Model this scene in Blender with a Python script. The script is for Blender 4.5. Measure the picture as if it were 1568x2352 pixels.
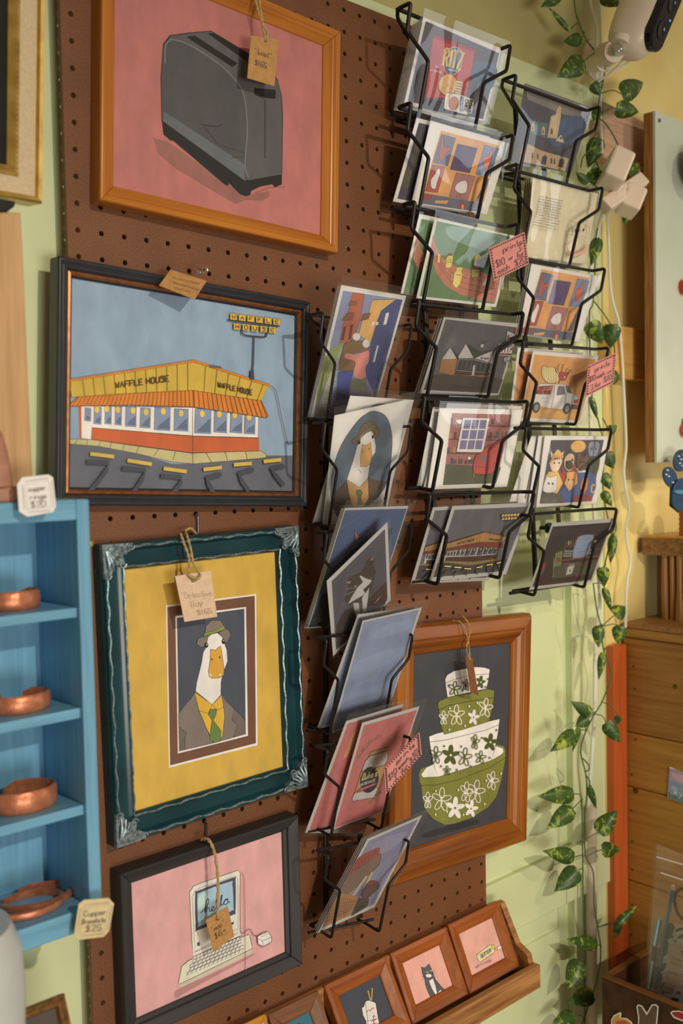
import bpy, bmesh, math, random
from mathutils import Vector, Matrix

# ---------------------------------------------------------------- clear
for o in list(bpy.data.objects):
    bpy.data.objects.remove(o, do_unlink=True)
scene = bpy.context.scene
COL = scene.collection
random.seed(7)

# ---------------------------------------------------------------- camera
# wall frame: x right along the pegboard wall, y into the wall (board face y = 0), z up
FPX = 2353.7
RX = Vector((0.73755229, -0.67499008, -0.02012502))
RY = Vector((-0.04833293, -0.02304021, -0.99856551))
RZ = Vector((0.67355812, 0.73746698, -0.04961761))
CAM = Vector((-0.48965, -0.90364, 1.46988))
cd = bpy.data.cameras.new('camera')
cam = bpy.data.objects.new('camera', cd)
COL.objects.link(cam)
cam.matrix_world = Matrix(((RX.x, -RY.x, -RZ.x, CAM.x), (RX.y, -RY.y, -RZ.y, CAM.y), (RX.z, -RY.z, -RZ.z, CAM.z), (0, 0, 0, 1)))
cd.sensor_fit = 'VERTICAL'
cd.sensor_height = 36.0
cd.sensor_width = 24.0
cd.lens = 36.0 * FPX / 2352.0
cd.clip_start = 0.02
cd.dof.use_dof = True
cd.dof.focus_distance = 1.22
cd.dof.aperture_fstop = 4.5
scene.camera = cam

# ---------------------------------------------------------------- world, lights, exposure
w = bpy.data.worlds.new('room_glow')
scene.world = w
w.use_nodes = True
w.node_tree.nodes['Background'].inputs[0].default_value = (1.0, 0.76, 0.48, 1)
w.node_tree.nodes['Background'].inputs[1].default_value = 0.23

def lamp(name, kind, loc, aim, energy, col, **k):
    d = bpy.data.lights.new(name, kind)
    d.energy = energy
    d.color = col
    for a, b in k.items():
        setattr(d, a, b)
    o = bpy.data.objects.new(name, d)
    COL.objects.link(o)
    o.location = loc
    o.rotation_euler = (Vector(aim) - Vector(loc)).to_track_quat('-Z', 'Y').to_euler()
    return o
# ceiling track heads in front of the wall, a warm lamp over the corner, daylight from the shop window far right
lamp('track_spot', 'SPOT', (0.10, -2.9, 2.62), (0.34, 0.0, 1.12), 178, (1.0, 0.85, 0.66), spot_size=math.radians(39), spot_blend=0.9, shadow_soft_size=0.035)
lamp('track_spot', 'SPOT', (1.9, -2.2, 2.5), (0.95, 0.0, 1.15), 62, (1.0, 0.80, 0.52), spot_size=math.radians(27), spot_blend=0.8, shadow_soft_size=0.07)
lamp('track_spot', 'SPOT', (1.55, -1.7, 2.6), (1.14, 0.0, 1.60), 30, (1.0, 0.82, 0.54), spot_size=math.radians(36), spot_blend=0.8, shadow_soft_size=0.04)
lamp('shop_window', 'AREA', (3.4, -2.7, 1.45), (0.4, 0.0, 1.6), 10, (0.82, 0.91, 1.0), shape='RECTANGLE', size=0.8, size_y=1.1)
lamp('front_window', 'AREA', (-0.4, -3.9, 0.6), (0.3, 0.0, 0.9), 58, (1.0, 0.93, 0.82), shape='RECTANGLE', size=1.8, size_y=1.0)
vs = scene.view_settings
vs.view_transform = 'Standard'
vs.look = 'None'
vs.gamma = 1.0
vs.use_curve_mapping = False
vs.exposure = -0.1

# ---------------------------------------------------------------- pixel helpers
Z0 = 1.9
def ray(u, v):
    return RX * ((u - 784) / FPX) + RY * ((v - 1176) / FPX) + RZ
def U(p, y=None, x=None, z=None):
    d = ray(*p)
    if y is not None: t = (y - CAM.y) / d.y
    elif x is not None: t = (x - CAM.x) / d.x
    else: t = (z - CAM.z) / d.z
    return CAM + d * t
def on_plane(p, o, n):
    d = ray(*p)
    return CAM + d * ((o - CAM).dot(n) / d.dot(n))
def pts(s):
    return [tuple(float(c) for c in t.split(',')) for t in s.split()]
def crop(ox, oy, k):
    return lambda p: (ox + p[0] / k, oy + p[1] / k)
CR = dict(toast=crop(0, 0, 1.96), waf=crop(100, 560, 2.3758), duck=crop(200, 1160, 2.9037), mac=crop(240, 1840, 3.136),
    tray=crop(560, 2000, 2.24), bowl=crop(880, 1380, 3.4588), b1=crop(860, 0, 3.92), b2=crop(860, 440, 3.92), b3=crop(900, 880, 4.3556),
    c1=crop(1140, 150, 4.6118), c2=crop(1140, 580, 4.6118), c3=crop(1140, 950, 4.6118), a1=crop(680, 640, 4.0552), a2=crop(680, 1130, 4.0552),
    a3=crop(680, 1580, 3.92), t1=crop(540, 0, 10.69), t2=crop(340, 590, 9.8), t3=crop(380, 1180, 8.714), t4=crop(440, 1880, 7.35),
    l1=crop(20, 1080, 13.067), l3=crop(0, 1900, 5.204), r1=crop(1200, 0, 4.2609), r2=crop(1300, 500, 4.704), r3=crop(1300, 950, 4.276),
    r4=crop(1200, 1350, 4.2609), r5=crop(1200, 1820, 4.2609), bx=crop(1360, 1980, 6.322), px=crop(0, 0, 1))

# ---------------------------------------------------------------- materials
LIT = (0.80, 0.71, 0.60)      # brightness of the room light on a white sheet
def lin(c):
    return c / 12.92 if c <= 0.04045 else ((c + 0.055) / 1.055) ** 2.4
def alb(h):
    if not isinstance(h, str): return h
    h = h.lstrip('#')
    return tuple(min(0.88, lin(int(h[i * 2:i * 2 + 2], 16) / 255) / LIT[i]) for i in range(3))
MATS = {}
def nt(name):
    m = bpy.data.materials.new(name)
    m.use_nodes = True
    t = m.node_tree
    return m, t, t.nodes['Principled BSDF']
def N(t, kind, **k):
    n = t.nodes.new(kind)
    for a, b in k.items():
        if a.startswith('i_'):
            key = a[2:].replace('_', ' ')
            n.inputs[key].default_value = b
        else:
            setattr(n, a, b)
    return n
def coords(t, scale):
    tc = N(t, 'ShaderNodeTexCoord')
    mp = N(t, 'ShaderNodeMapping')
    mp.inputs['Scale'].default_value = scale
    t.links.new(tc.outputs['Object'], mp.inputs['Vector'])
    return mp.outputs[0]
def ramp(t, fac, a, b, lo=0.3, hi=0.7):
    r = N(t, 'ShaderNodeValToRGB')
    r.color_ramp.elements[0].color = (*a, 1)
    r.color_ramp.elements[1].color = (*b, 1)
    r.color_ramp.elements[0].position = lo
    r.color_ramp.elements[1].position = hi
    t.links.new(fac, r.inputs[0])
    return r.outputs[0]
def bump(t, bs, h, strength, dist=0.001):
    b = N(t, 'ShaderNodeBump')
    b.inputs['Strength'].default_value = strength
    b.inputs['Distance'].default_value = dist
    t.links.new(h, b.inputs['Height'])
    t.links.new(b.outputs[0], bs.inputs['Normal'])
def paint(name, a, b=None, scale=40, rough=0.5, bmp=0.0, stretch=(1, 1, 1), metal=0.0, detail=4, lo=0.3, hi=0.7, spec=0.5):
    if name in MATS: return MATS[name]
    m, t, bs = nt(name)
    a = alb(a)
    b = alb(b) if b else tuple(c * 0.88 for c in a)
    v = coords(t, tuple(scale * s for s in stretch))
    n = N(t, 'ShaderNodeTexNoise')
    n.inputs['Scale'].default_value = 1.0
    n.inputs['Detail'].default_value = detail
    t.links.new(v, n.inputs['Vector'])
    t.links.new(ramp(t, n.outputs[0], b, a, lo, hi), bs.inputs['Base Color'])
    bs.inputs['Roughness'].default_value = rough
    bs.inputs['Metallic'].default_value = metal
    bs.inputs['Specular IOR Level'].default_value = spec
    if bmp: bump(t, bs, n.outputs[0], bmp)
    MATS[name] = m
    return m
def wood(name, a, b, axis='z', scale=30, rough=0.4, bmp=0.15):
    """long grain along one axis"""
    s = {'x': (0.06, 1, 1), 'y': (1, 0.06, 1), 'z': (1, 1, 0.06)}[axis]
    return paint(name, a, b, scale=scale * 6, rough=rough, bmp=bmp, stretch=s, detail=6, lo=0.32, hi=0.68)
def ink(rough=0.6, name='painted_picture', bmp=0.1):
    if name in MATS: return MATS[name]
    m, t, bs = nt(name)
    c = N(t, 'ShaderNodeVertexColor')
    c.layer_name = 'Col'
    v = coords(t, (55, 55, 30))
    n = N(t, 'ShaderNodeTexNoise')
    n.inputs['Detail'].default_value = 5
    n.inputs['Scale'].default_value = 1.0
    t.links.new(v, n.inputs['Vector'])
    mx = N(t, 'ShaderNodeMix', data_type='RGBA', blend_type='MULTIPLY')
    mx.inputs[0].default_value = 1.0
    t.links.new(c.outputs[0], mx.inputs[6])
    t.links.new(ramp(t, n.outputs[0], (0.86, 0.86, 0.87), (1.08, 1.07, 1.06), 0.3, 0.7), mx.inputs[7])
    t.links.new(mx.outputs[2], bs.inputs['Base Color'])
    bs.inputs['Roughness'].default_value = rough
    if bmp: bump(t, bs, n.outputs[0], bmp, 0.0005)
    MATS[name] = m
    return m
def sleeve_mat():
    if 'clear_sleeve' in MATS: return MATS['clear_sleeve']
    m, t, bs = nt('clear_sleeve')
    t.nodes.remove(bs)
    v = coords(t, (11, 11, 8))
    n = N(t, 'ShaderNodeTexNoise')
    n.inputs['Detail'].default_value = 1.0
    n.inputs['Scale'].default_value = 1.0
    n.inputs['Distortion'].default_value = 0.8
    t.links.new(v, n.inputs['Vector'])
    b = N(t, 'ShaderNodeBump')
    b.inputs['Strength'].default_value = 0.8
    b.inputs['Distance'].default_value = 0.006
    t.links.new(n.outputs[0], b.inputs['Height'])
    g = N(t, 'ShaderNodeBsdfGlossy')
    g.inputs['Roughness'].default_value = 0.035
    t.links.new(b.outputs[0], g.inputs['Normal'])
    tr = N(t, 'ShaderNodeBsdfTransparent')
    tr.inputs[0].default_value = (0.99, 0.985, 0.98, 1)
    fr = N(t, 'ShaderNodeFresnel')
    fr.inputs['IOR'].default_value = 1.5
    t.links.new(b.outputs[0], fr.inputs['Normal'])
    mx = N(t, 'ShaderNodeMixShader')
    t.links.new(fr.outputs[0], mx.inputs[0])
    t.links.new(tr.outputs[0], mx.inputs[1])
    t.links.new(g.outputs[0], mx.inputs[2])
    df = N(t, 'ShaderNodeBsdfDiffuse')
    df.inputs[0].default_value = (0.75, 0.73, 0.68, 1)
    m2 = N(t, 'ShaderNodeMixShader')
    m2.inputs[0].default_value = 0.03
    t.links.new(mx.outputs[0], m2.inputs[1])
    t.links.new(df.outputs[0], m2.inputs[2])
    t.links.new(m2.outputs[0], t.nodes['Material Output'].inputs[0])
    MATS['clear_sleeve'] = m
    return m
def clear_mat(name='clear_plastic', tint=(0.93, 0.93, 0.9)):
    if name in MATS: return MATS[name]
    m, t, bs = nt(name)
    bs.inputs['Base Color'].default_value = (*tint, 1)
    bs.inputs['Transmission Weight'].default_value = 1.0
    bs.inputs['Roughness'].default_value = 0.08
    MATS[name] = m
    return m
def plain(name, c, rough=0.5, metal=0.0):
    return paint(name, c, None, 60, rough, metal=metal)

# ---------------------------------------------------------------- mesh helpers
class MB:
    def __init__(s): s.v = []; s.f = []
    def add(s, v, f):
        k = len(s.v)
        s.v += [tuple(p) for p in v]
        s.f += [tuple(i + k for i in q) for q in f]
        return s
    def obox(s, o, a, b, c):
        o, a, b, c = map(Vector, (o, a, b, c))
        if a.cross(b).dot(c) < 0: a, b = b, a
        v = [o, o + a, o + a + b, o + b, o + c, o + a + c, o + a + b + c, o + b + c]
        return s.add(v, [(3, 2, 1, 0), (4, 5, 6, 7), (0, 1, 5, 4), (1, 2, 6, 5), (2, 3, 7, 6), (3, 0, 4, 7)])
    def box(s, x0, x1, y0, y1, z0, z1):
        return s.obox((x0, y0, z0), (x1 - x0, 0, 0), (0, y1 - y0, 0), (0, 0, z1 - z0))
    def prism(s, poly, ext):
        """closed polygon of 3D points pushed along ext"""
        poly = [Vector(p) for p in poly]
        n = len(poly)
        e = Vector(ext)
        nn = Vector()
        for i in range(n): nn += poly[i].cross(poly[(i + 1) % n])
        if nn.dot(e) < 0: poly.reverse()
        return s.add(poly + [p + e for p in poly], [tuple(range(n - 1, -1, -1)), tuple(range(n, 2 * n))] + [(i, (i + 1) % n, (i + 1) % n + n, i + n) for i in range(n)])
    def tube(s, P, r, seg=8, closed=False):
        P = [Vector(p) for p in P]
        n = len(P)
        R = r if isinstance(r, (list, tuple)) else [r] * n
        up = None
        rings = []
        for i in range(n):
            a = P[i - 1] if (i or closed) else P[i]
            b = P[(i + 1) % n] if (i < n - 1 or closed) else P[i]
            d = (b - a)
            if d.length < 1e-9: d = Vector((0, 0, 1))
            d.normalize()
            if up is None:
                up = d.orthogonal().normalized()
            else:
                up = (up - d * up.dot(d))
                up = up.normalized() if up.length > 1e-6 else d.orthogonal().normalized()
            q = d.cross(up)
            rings.append([P[i] + (up * math.cos(6.28318 * j / seg) + q * math.sin(6.28318 * j / seg)) * R[i] for j in range(seg)])
        v = [p for g in rings for p in g]
        f = []
        m = n if closed else n - 1
        for i in range(m):
            i2 = (i + 1) % n
            for j in range(seg):
                f.append((i * seg + j, i * seg + (j + 1) % seg, i2 * seg + (j + 1) % seg, i2 * seg + j))
        if not closed:
            f.append(tuple(range(seg - 1, -1, -1)))
            f.append(tuple((n - 1) * seg + j for j in range(seg)))
        return s.add(v, f)
    def lathe(s, o, ax, prof, seg=24):
        """profile of (radius, height) about axis ax through o"""
        ax = Vector(ax).normalized()
        a = ax.orthogonal().normalized()
        b = ax.cross(a)
        o = Vector(o)
        v = []
        for r, h in prof:
            v += [o + ax * h + (a * math.cos(6.28318 * j / seg) + b * math.sin(6.28318 * j / seg)) * r for j in range(seg)]
        f = []
        for i in range(len(prof) - 1):
            for j in range(seg):
                f.append((i * seg + j, i * seg + (j + 1) % seg, (i + 1) * seg + (j + 1) % seg, (i + 1) * seg + j))
        f.append(tuple(range(seg - 1, -1, -1)))
        f.append(tuple((len(prof) - 1) * seg + j for j in range(seg)))
        return s.add(v, f)
    def build(s, name, mat, parent=None, smooth=False, bev=0.0):
        me = bpy.data.meshes.new(name)
        me.from_pydata(s.v, [], s.f)
        me.validate()
        me.materials.append(mat)
        if smooth:
            me.polygons.foreach_set('use_smooth', [True] * len(me.polygons))
            try: me.set_sharp_from_angle(angle=math.radians(40))
            except Exception: pass
        o = bpy.data.objects.new(name, me)
        COL.objects.link(o)
        attach(o, parent)
        if bev:
            md = o.modifiers.new('soft_edge', 'BEVEL')
            md.width = bev
            md.segments = 2
            md.limit_method = 'ANGLE'
        return o
def root_loc(p):
    return p.matrix_basis.translation.copy() if p.parent is None else Vector((0, 0, 0))
def attach(o, parent):
    if parent is None: return
    o.parent = parent
    # children are modelled in room coordinates; only a thing's own Empty is moved
    top = parent
    while top.parent: top = top.parent
    if parent.type == 'EMPTY':
        o.matrix_parent_inverse = Matrix.Translation(-parent.location)
def tag(o, label, cat, group=None):
    o['label'] = label
    o['category'] = cat
    if group: o['group'] = group
    return o
def thing(name, label, cat, loc, group=None):
    o = bpy.data.objects.new(name, None)
    o.empty_display_size = 0.03
    COL.objects.link(o)
    o.location = loc
    return tag(o, label, cat, group)
def struct(o):
    o['kind'] = 'structure'
    return o
def smooth_path(P, n=6, closed=False):
    P = [Vector(p) for p in P]
    m = len(P)
    if m < 3: return P
    out = []
    for i in range(m if closed else m - 1):
        p0 = P[i - 1] if (i or closed) else P[i]
        p1 = P[i]
        p2 = P[(i + 1) % m]
        p3 = P[(i + 2) % m] if (closed or i + 2 < m) else p2
        for k in range(n):
            t = k / n
            out.append(0.5 * ((2 * p1) + (p2 - p0) * t + (2 * p0 - 5 * p1 + 4 * p2 - p3) * t * t + (3 * p1 - p0 - 3 * p2 + p3) * t * t * t))
    if not closed: out.append(P[-1])
    return out

# ---------------------------------------------------------------- drawing flat pictures
G = {'a': '453515040312324344/4542', 'b': '0802/0415354443321203', 'c': '4435150403123243', 'd': '4842/4435150403123243', 'e': '044435150403123243',
 'f': '47382712/0535', 'g': '4435150403123243/4541301001', 'h': '0802/0415354442', 'i': '2522/2728', 'j': '25211000/2728', 'k': '0802/3504/0442', 'l': '181322',
 'm': '0502/04152522/24354542', 'n': '0502/0415354442', 'o': '1504031232434435', 'p': '0500/0415354443321203', 'r': '0502/04152535', 's': '443515043343321203',
 't': '28233242/1535', 'u': '0503123243/4542', 'v': '052245', 'w': '0512243245', 'x': '0542/4502', 'y': '0522/4500', 'z': '05450242',
 'A': '022842/1535', 'B': '0802/083847463505/3544433202', 'C': '4738180703123243', 'D': '0802/082846432202', 'E': '48080242/0535', 'F': '480802/0535',
 'G': '47381807031232434525', 'H': '0802/4842/0545', 'I': '2822', 'K': '0802/4804/1542', 'L': '080242', 'M': '0208254842', 'N': '02084248',
 'O': '180703123243473818', 'P': '0802/083847463505', 'R': '0802/083847463505/2542', 'S': '47381807163643321203', 'T': '0848/2822', 'U': '080312324348',
 'V': '082248', 'W': '0812263248', 'Y': '082548/2522', 'Z': '08480242', 'X': '0842/4802', '0': '180703123243473818', '1': '172822', '2': '07183847460242',
 '3': '08482535444332120 3'.replace(' ', ''), '4': '32380444', '5': '480805354443321203', '7': '084812', '6': '48180403123243443505', '$': '47381807163643321203/2922',
 '"': '1817/3837', "'": '2827', '.': '2223', ',': '2221', '-': '1535'}

class Pic:
    """layers of flat coloured shapes on one plane, drawn through photo pixels, clipped to the sheet"""
    def __init__(s, o, n, clip):
        s.o = Vector(o); s.n = Vector(n).normalized()
        s.ex = Vector((1, 0, 0)) if abs(s.n.x) < 0.9 else Vector((0, -1, 0)); s.ex = (s.ex - s.n * s.ex.dot(s.n)).normalized()
        s.ey = s.n.cross(s.ex)
        s.c = CR['px']; s.H = None
        s.V = []; s.F = []; s.K = []; s.lay = 0; s.par = None; s.soft = False
        s.clip = [s.loc(Vector(p)) for p in clip]
        a = sum(s.clip[i][0] * s.clip[(i + 1) % len(s.clip)][1] - s.clip[(i + 1) % len(s.clip)][0] * s.clip[i][1] for i in range(len(s.clip)))
        if a < 0: s.clip.reverse()
    def loc(s, P):
        d = P - s.o
        return (d.dot(s.ex), d.dot(s.ey))
    def use(s, c): s.c = CR[c]; s.H = None; return s
    def hmap(s, cs, src, cd_, dst):
        """redraw shapes given in crop cs (corners src) inside the pixel quad dst of crop cd_"""
        s.H = solve_h([CR[cs](p) for p in pts(src)], [CR[cd_](p) for p in pts(dst)])
        s.c = CR[cs]
    def P(s, p):
        q = s.c(p)
        if s.H:
            h = s.H
            w_ = h[6] * q[0] + h[7] * q[1] + 1
            q = ((h[0] * q[0] + h[1] * q[1] + h[2]) / w_, (h[3] * q[0] + h[4] * q[1] + h[5]) / w_)
        return s.loc(on_plane(q, s.o, s.n))
    def raw(s, col, poly, ccw=True):
        q = poly
        m = len(s.clip)
        for i in range(m):
            a, b = s.clip[i], s.clip[(i + 1) % m]
            out = []
            for j in range(len(q)):
                p0, p1 = q[j - 1], q[j]
                d0 = (b[0] - a[0]) * (p0[1] - a[1]) - (b[1] - a[1]) * (p0[0] - a[0])
                d1 = (b[0] - a[0]) * (p1[1] - a[1]) - (b[1] - a[1]) * (p1[0] - a[0])
                if d0 * d1 < 0:
                    t = d0 / (d0 - d1)
                    out.append((p0[0] + (p1[0] - p0[0]) * t, p0[1] + (p1[1] - p0[1]) * t))
                if d1 >= 0: out.append(p1)
            q = out
            if len(q) < 3: return
        ar = sum(q[i - 1][0] * q[i][1] - q[i][0] * q[i - 1][1] for i in range(len(q)))
        if abs(ar) < 1e-12: return
        if ar < 0: q = q[::-1]
        k = len(s.V)
        h = s.lay * 1.6e-5
        s.V += [s.o + s.ex * p[0] + s.ey * p[1] + s.n * h for p in q]
        s.F.append(tuple(range(k, k + len(q))))
        s.K.append(alb(col))
    def f(s, col, P, sm=0, ol=None, w=2.0):
        """filled shape; sm rounds it; ol adds an outline"""
        if isinstance(P, str): P = pts(P)
        if sm: P = [(p.x, p.y) for p in smooth_path([Vector((a, b, 0)) for a, b in P], 5, True)]
        s.lay += 1
        s.raw(col, [s.P(p) for p in P])
        if ol: s.l(ol, w, P + [P[0], P[1]])
        return s
    def l(s, col, w, P, sm=0):
        """stroke, width in crop pixels"""
        if isinstance(P, str): P = pts(P)
        if sm: P = [(p.x, p.y) for p in smooth_path([Vector((a, b, 0)) for a, b in P], 5)]
        s.lay += 1
        n = len(P)
        L = []; R = []
        for i in range(n):
            a = P[max(0, i - 1)]; b = P[min(n - 1, i + 1)]
            dx, dy = b[0] - a[0], b[1] - a[1]
            m = math.hypot(dx, dy) or 1
            nx, ny = -dy / m * w / 2, dx / m * w / 2
            L.append(s.P((P[i][0] + nx, P[i][1] + ny))); R.append(s.P((P[i][0] - nx, P[i][1] - ny)))
        for i in range(n - 1):
            s.raw(col, [L[i], L[i + 1], R[i + 1], R[i]])
        return s
    def e(s, col, cx, cy, rx, ry, rot=0, ol=None, w=2.0, n=20):
        c, q = math.cos(math.radians(rot)), math.sin(math.radians(rot))
        P = [(cx + rx * math.cos(6.28318 * i / n) * c - ry * math.sin(6.28318 * i / n) * q, cy + rx * math.cos(6.28318 * i / n) * q + ry * math.sin(6.28318 * i / n) * c) for i in range(n)]
        if col: s.f(col, P)
        if ol: s.l(ol, w, P + [P[0]])
        return s
    def t(s, col, w, txt, bl, br, tl):
        """hand lettering: baseline bl-br, capital height bl-tl"""
        adv = {'i': 2.9, 'l': 3.1, 't': 4.3, 'r': 4.3, 'f': 4.3, ' ': 3.0, '.': 2.8, "'": 2.6, 'I': 3.0, '1': 3.6}
        tot = sum(adv.get(ch, 5.2) for ch in txt) - 1.2
        x0 = 0.0
        for ch in txt:
            sh = -1.0 if ch in "il.'I1" else 0.0
            for st in G.get(ch, '').split('/'):
                q = []
                for k in range(0, len(st) - 1, 2):
                    a = (x0 + sh + int(st[k])) / tot; b = (int(st[k + 1]) - 2) / 6
                    q.append((bl[0] + (br[0] - bl[0]) * a + (tl[0] - bl[0]) * b, bl[1] + (br[1] - bl[1]) * a + (tl[1] - bl[1]) * b))
                if len(q) > 1: s.l(col, w, q)
            x0 += adv.get(ch, 5.2)
        return s
    def build(s, name, parent, mat=None):
        me = bpy.data.meshes.new(name)
        me.from_pydata([tuple(v) for v in s.V], [], s.F)
        at = me.color_attributes.new('Col', 'FLOAT_COLOR', 'CORNER')
        d = []
        for c, f in zip(s.K, s.F):
            if s.soft:      # printed pictures greyed and paled; the sleeves' haze is put into the colour
                g = 0.3 * c[0] + 0.6 * c[1] + 0.1 * c[2]
                c = tuple(min(0.88, (v * 0.68 + g * 0.32 * h) * 1.22 + 0.012) for v, h in zip(c, (1.08, 1.0, 0.92)))
            d += [c[0], c[1], c[2], 1.0] * len(f)
        if len(d) == len(at.data) * 4: at.data.foreach_set('color', d)
        me.materials.append(mat or ink())
        o = bpy.data.objects.new(name, me)
        COL.objects.link(o)
        attach(o, s.par or parent)
        return o
def solve_h(a, b):
    M = []; R = []
    for (x, y), (u, v) in zip(a, b):
        M.append([x, y, 1, 0, 0, 0, -u * x, -u * y]); R.append(u)
        M.append([0, 0, 0, x, y, 1, -v * x, -v * y]); R.append(v)
    n = 8
    for i in range(n):
        p = max(range(i, n), key=lambda r: abs(M[r][i]))
        M[i], M[p] = M[p], M[i]; R[i], R[p] = R[p], R[i]
        for r in range(n):
            if r != i:
                k = M[r][i] / M[i][i]
                if k:
                    M[r] = [x - k * y for x, y in zip(M[r], M[i])]; R[r] -= k * R[i]
    return [R[i] / M[i][i] for i in range(n)]

# ================================================================ STRUCTURE
WALLY = 0.022
mint = paint('mint_wall_paint', '#c5c492', '#b7b886', 9, 0.55, 0.35, detail=8)
yellow = paint('yellow_wall_paint', '#dcc27a', '#cdb064', 8, 0.6, 0.45, detail=8)
m = MB()
xs = [-1.6, 0.790, 0.790, 0.833, 0.833, 0.95]
ys = [WALLY, WALLY, WALLY + 0.012, WALLY + 0.012, WALLY, WALLY]
for i in range(5):
    m.add([(xs[i], ys[i], 0.3), (xs[i + 1], ys[i + 1], 0.3), (xs[i + 1], ys[i + 1], 2.9), (xs[i], ys[i], 2.9)], [(0, 1, 2, 3)])
wall_back = struct(m.build('wall_back', mint))
struct(MB().box(-1.6, 0.95, WALLY - 0.0015, WALLY + 0.001, Z0 + 0.13, 2.9).build('wall_upper', paint('olive_plaster', '#ab9c60', '#9a8a52', 9, 0.6, 0.35, detail=8)))
def strip(name, x0, x1, z0, z1, d, mat, bev=0.002):
    return struct(MB().box(x0, x1, WALLY - d, WALLY + 0.002, z0 + Z0, z1 + Z0).build(name, mat, None, False, bev))
strip('trim_1', -1.6, 0.925, 0.088, 0.1365, 0.006, mint)
strip('trim_2', 0.60, 0.925, -1.12, -1.036, 0.008, mint)
strip('trim_3', 0.60, 0.790, -1.40, -1.155, 0.004, mint)
# ---------------------------------------------------------------- pegboard with real holes
def speckle():
    m, t, bs = nt('brown_hardboard')
    v = coords(t, (1, 1, 1))
    n = N(t, 'ShaderNodeTexNoise'); n.inputs['Scale'].default_value = 900; n.inputs['Detail'].default_value = 3
    n2 = N(t, 'ShaderNodeTexNoise'); n2.inputs['Scale'].default_value = 14; n2.inputs['Detail'].default_value = 4
    for q in (n, n2): t.links.new(v, q.inputs['Vector'])
    mx = N(t, 'ShaderNodeMix', data_type='RGBA', blend_type='MULTIPLY')
    mx.inputs[0].default_value = 1.0
    t.links.new(ramp(t, n.outputs[0], alb('#4a2715'), alb('#794927'), 0.3, 0.62), mx.inputs[6])
    t.links.new(ramp(t, n2.outputs[0], (0.85, 0.85, 0.86), (1.08, 1.06, 1.05)), mx.inputs[7])
    t.links.new(mx.outputs[2], bs.inputs['Base Color'])
    bs.inputs['Roughness'].default_value = 0.55
    bump(t, bs, n.outputs[0], 0.15, 0.0005)
    return m
PX0, PX1, PZ1, PT = -0.011, 0.5935, 0.1143, 0.005
IN = 0.0254
m = MB()
for j in range(-4, 44):
    for i in range(24):
        cx, cz = i * IN, -j * IN + Z0
        x0, x1 = max(PX0, cx - IN / 2), min(PX1, cx + IN / 2)
        z0, z1 = cz - IN / 2, cz + IN / 2
        sq = [(x1, z1), (x0, z1), (x0, z0), (x1, z0)]
        ho = [(cx + 0.0027 * math.cos(math.radians(45 + 30 * k)), cz + 0.0027 * math.sin(math.radians(45 + 30 * k))) for k in range(12)]
        v = [(a, 0, b) for a, b in sq + ho] + [(a, PT, b) for a, b in sq + ho]
        f = []
        for q in range(4):
            ring = [4 + (q * 3 + k) % 12 for k in range(4)]
            f.append((q, (q + 1) % 4, *ring[::-1]))
            f.append(tuple(16 + k for k in (q, *ring, (q + 1) % 4)))
        for k in range(12):
            a, b = 4 + k, 4 + (k + 1) % 12
            f.append((a, b, b + 16, a + 16))
        if i == 0: f.append((1, 2, 18, 17))
        if i == 23: f.append((3, 0, 16, 19))
        if j == -4: f.append((0, 1, 17, 16))
        if j == 43: f.append((2, 3, 19, 18))
        m.add(v, f)
peg = thing('pegboard', 'tall brown perforated hardboard fixed to the mint green wall', 'pegboard', (0.29, 0.0, Z0 - 1.105))
m.build('perforated_panel', speckle(), peg)
for x in (0.012, 0.562):
    MB().box(x, x + 0.006, PT, WALLY, Z0 - 1.10, Z0 + 0.10).build('mounting_batten', wood('pine_batten', '#b58a58', '#9a7040'), peg)
sc = MB().lathe(U((211, 1250), y=0), (0, -1, 0), [(0.0035, 0), (0.0035, 0.001), (0.002, 0.0018)], 12)
sc.build('screw', plain('brass_screw', '#c9a64c', 0.3, 0.9), peg)

# ================================================================ FRAMED PICTURES
def rect_fit(y, bl=None, br=None, tr=None, tl=None):
    """outer front rectangle of a frame hung flat on the wall, from three or four corner pixels"""
    q = {k: (U(p, y=y) if p else None) for k, p in dict(bl=bl, br=br, tr=tr, tl=tl).items()}
    if not q['bl']: q['bl'] = q['br'] + q['tl'] - q['tr']
    if not q['tl']: q['tl'] = q['bl'] + q['tr'] - q['br']
    if not q['br']: q['br'] = q['bl'] + q['tr'] - q['tl']
    if not q['tr']: q['tr'] = q['br'] + q['tl'] - q['bl']
    ex = (q['br'] - q['bl'] + q['tr'] - q['tl'])
    ez = (q['tl'] - q['bl'] + q['tr'] - q['br'])
    W, H = ex.length / 2, ez.length / 2
    a = math.atan2(ex.z, ex.x); b = math.atan2(-ez.x, ez.z)
    a = (a + b) / 2
    ex = Vector((math.cos(a), 0, math.sin(a))); ez = Vector((-math.sin(a), 0, math.cos(a)))
    c = (q['bl'] + q['br'] + q['tl'] + q['tr']) / 4
    return c - ex * W / 2 - ez * H / 2, ex, ez, W, H
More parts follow.
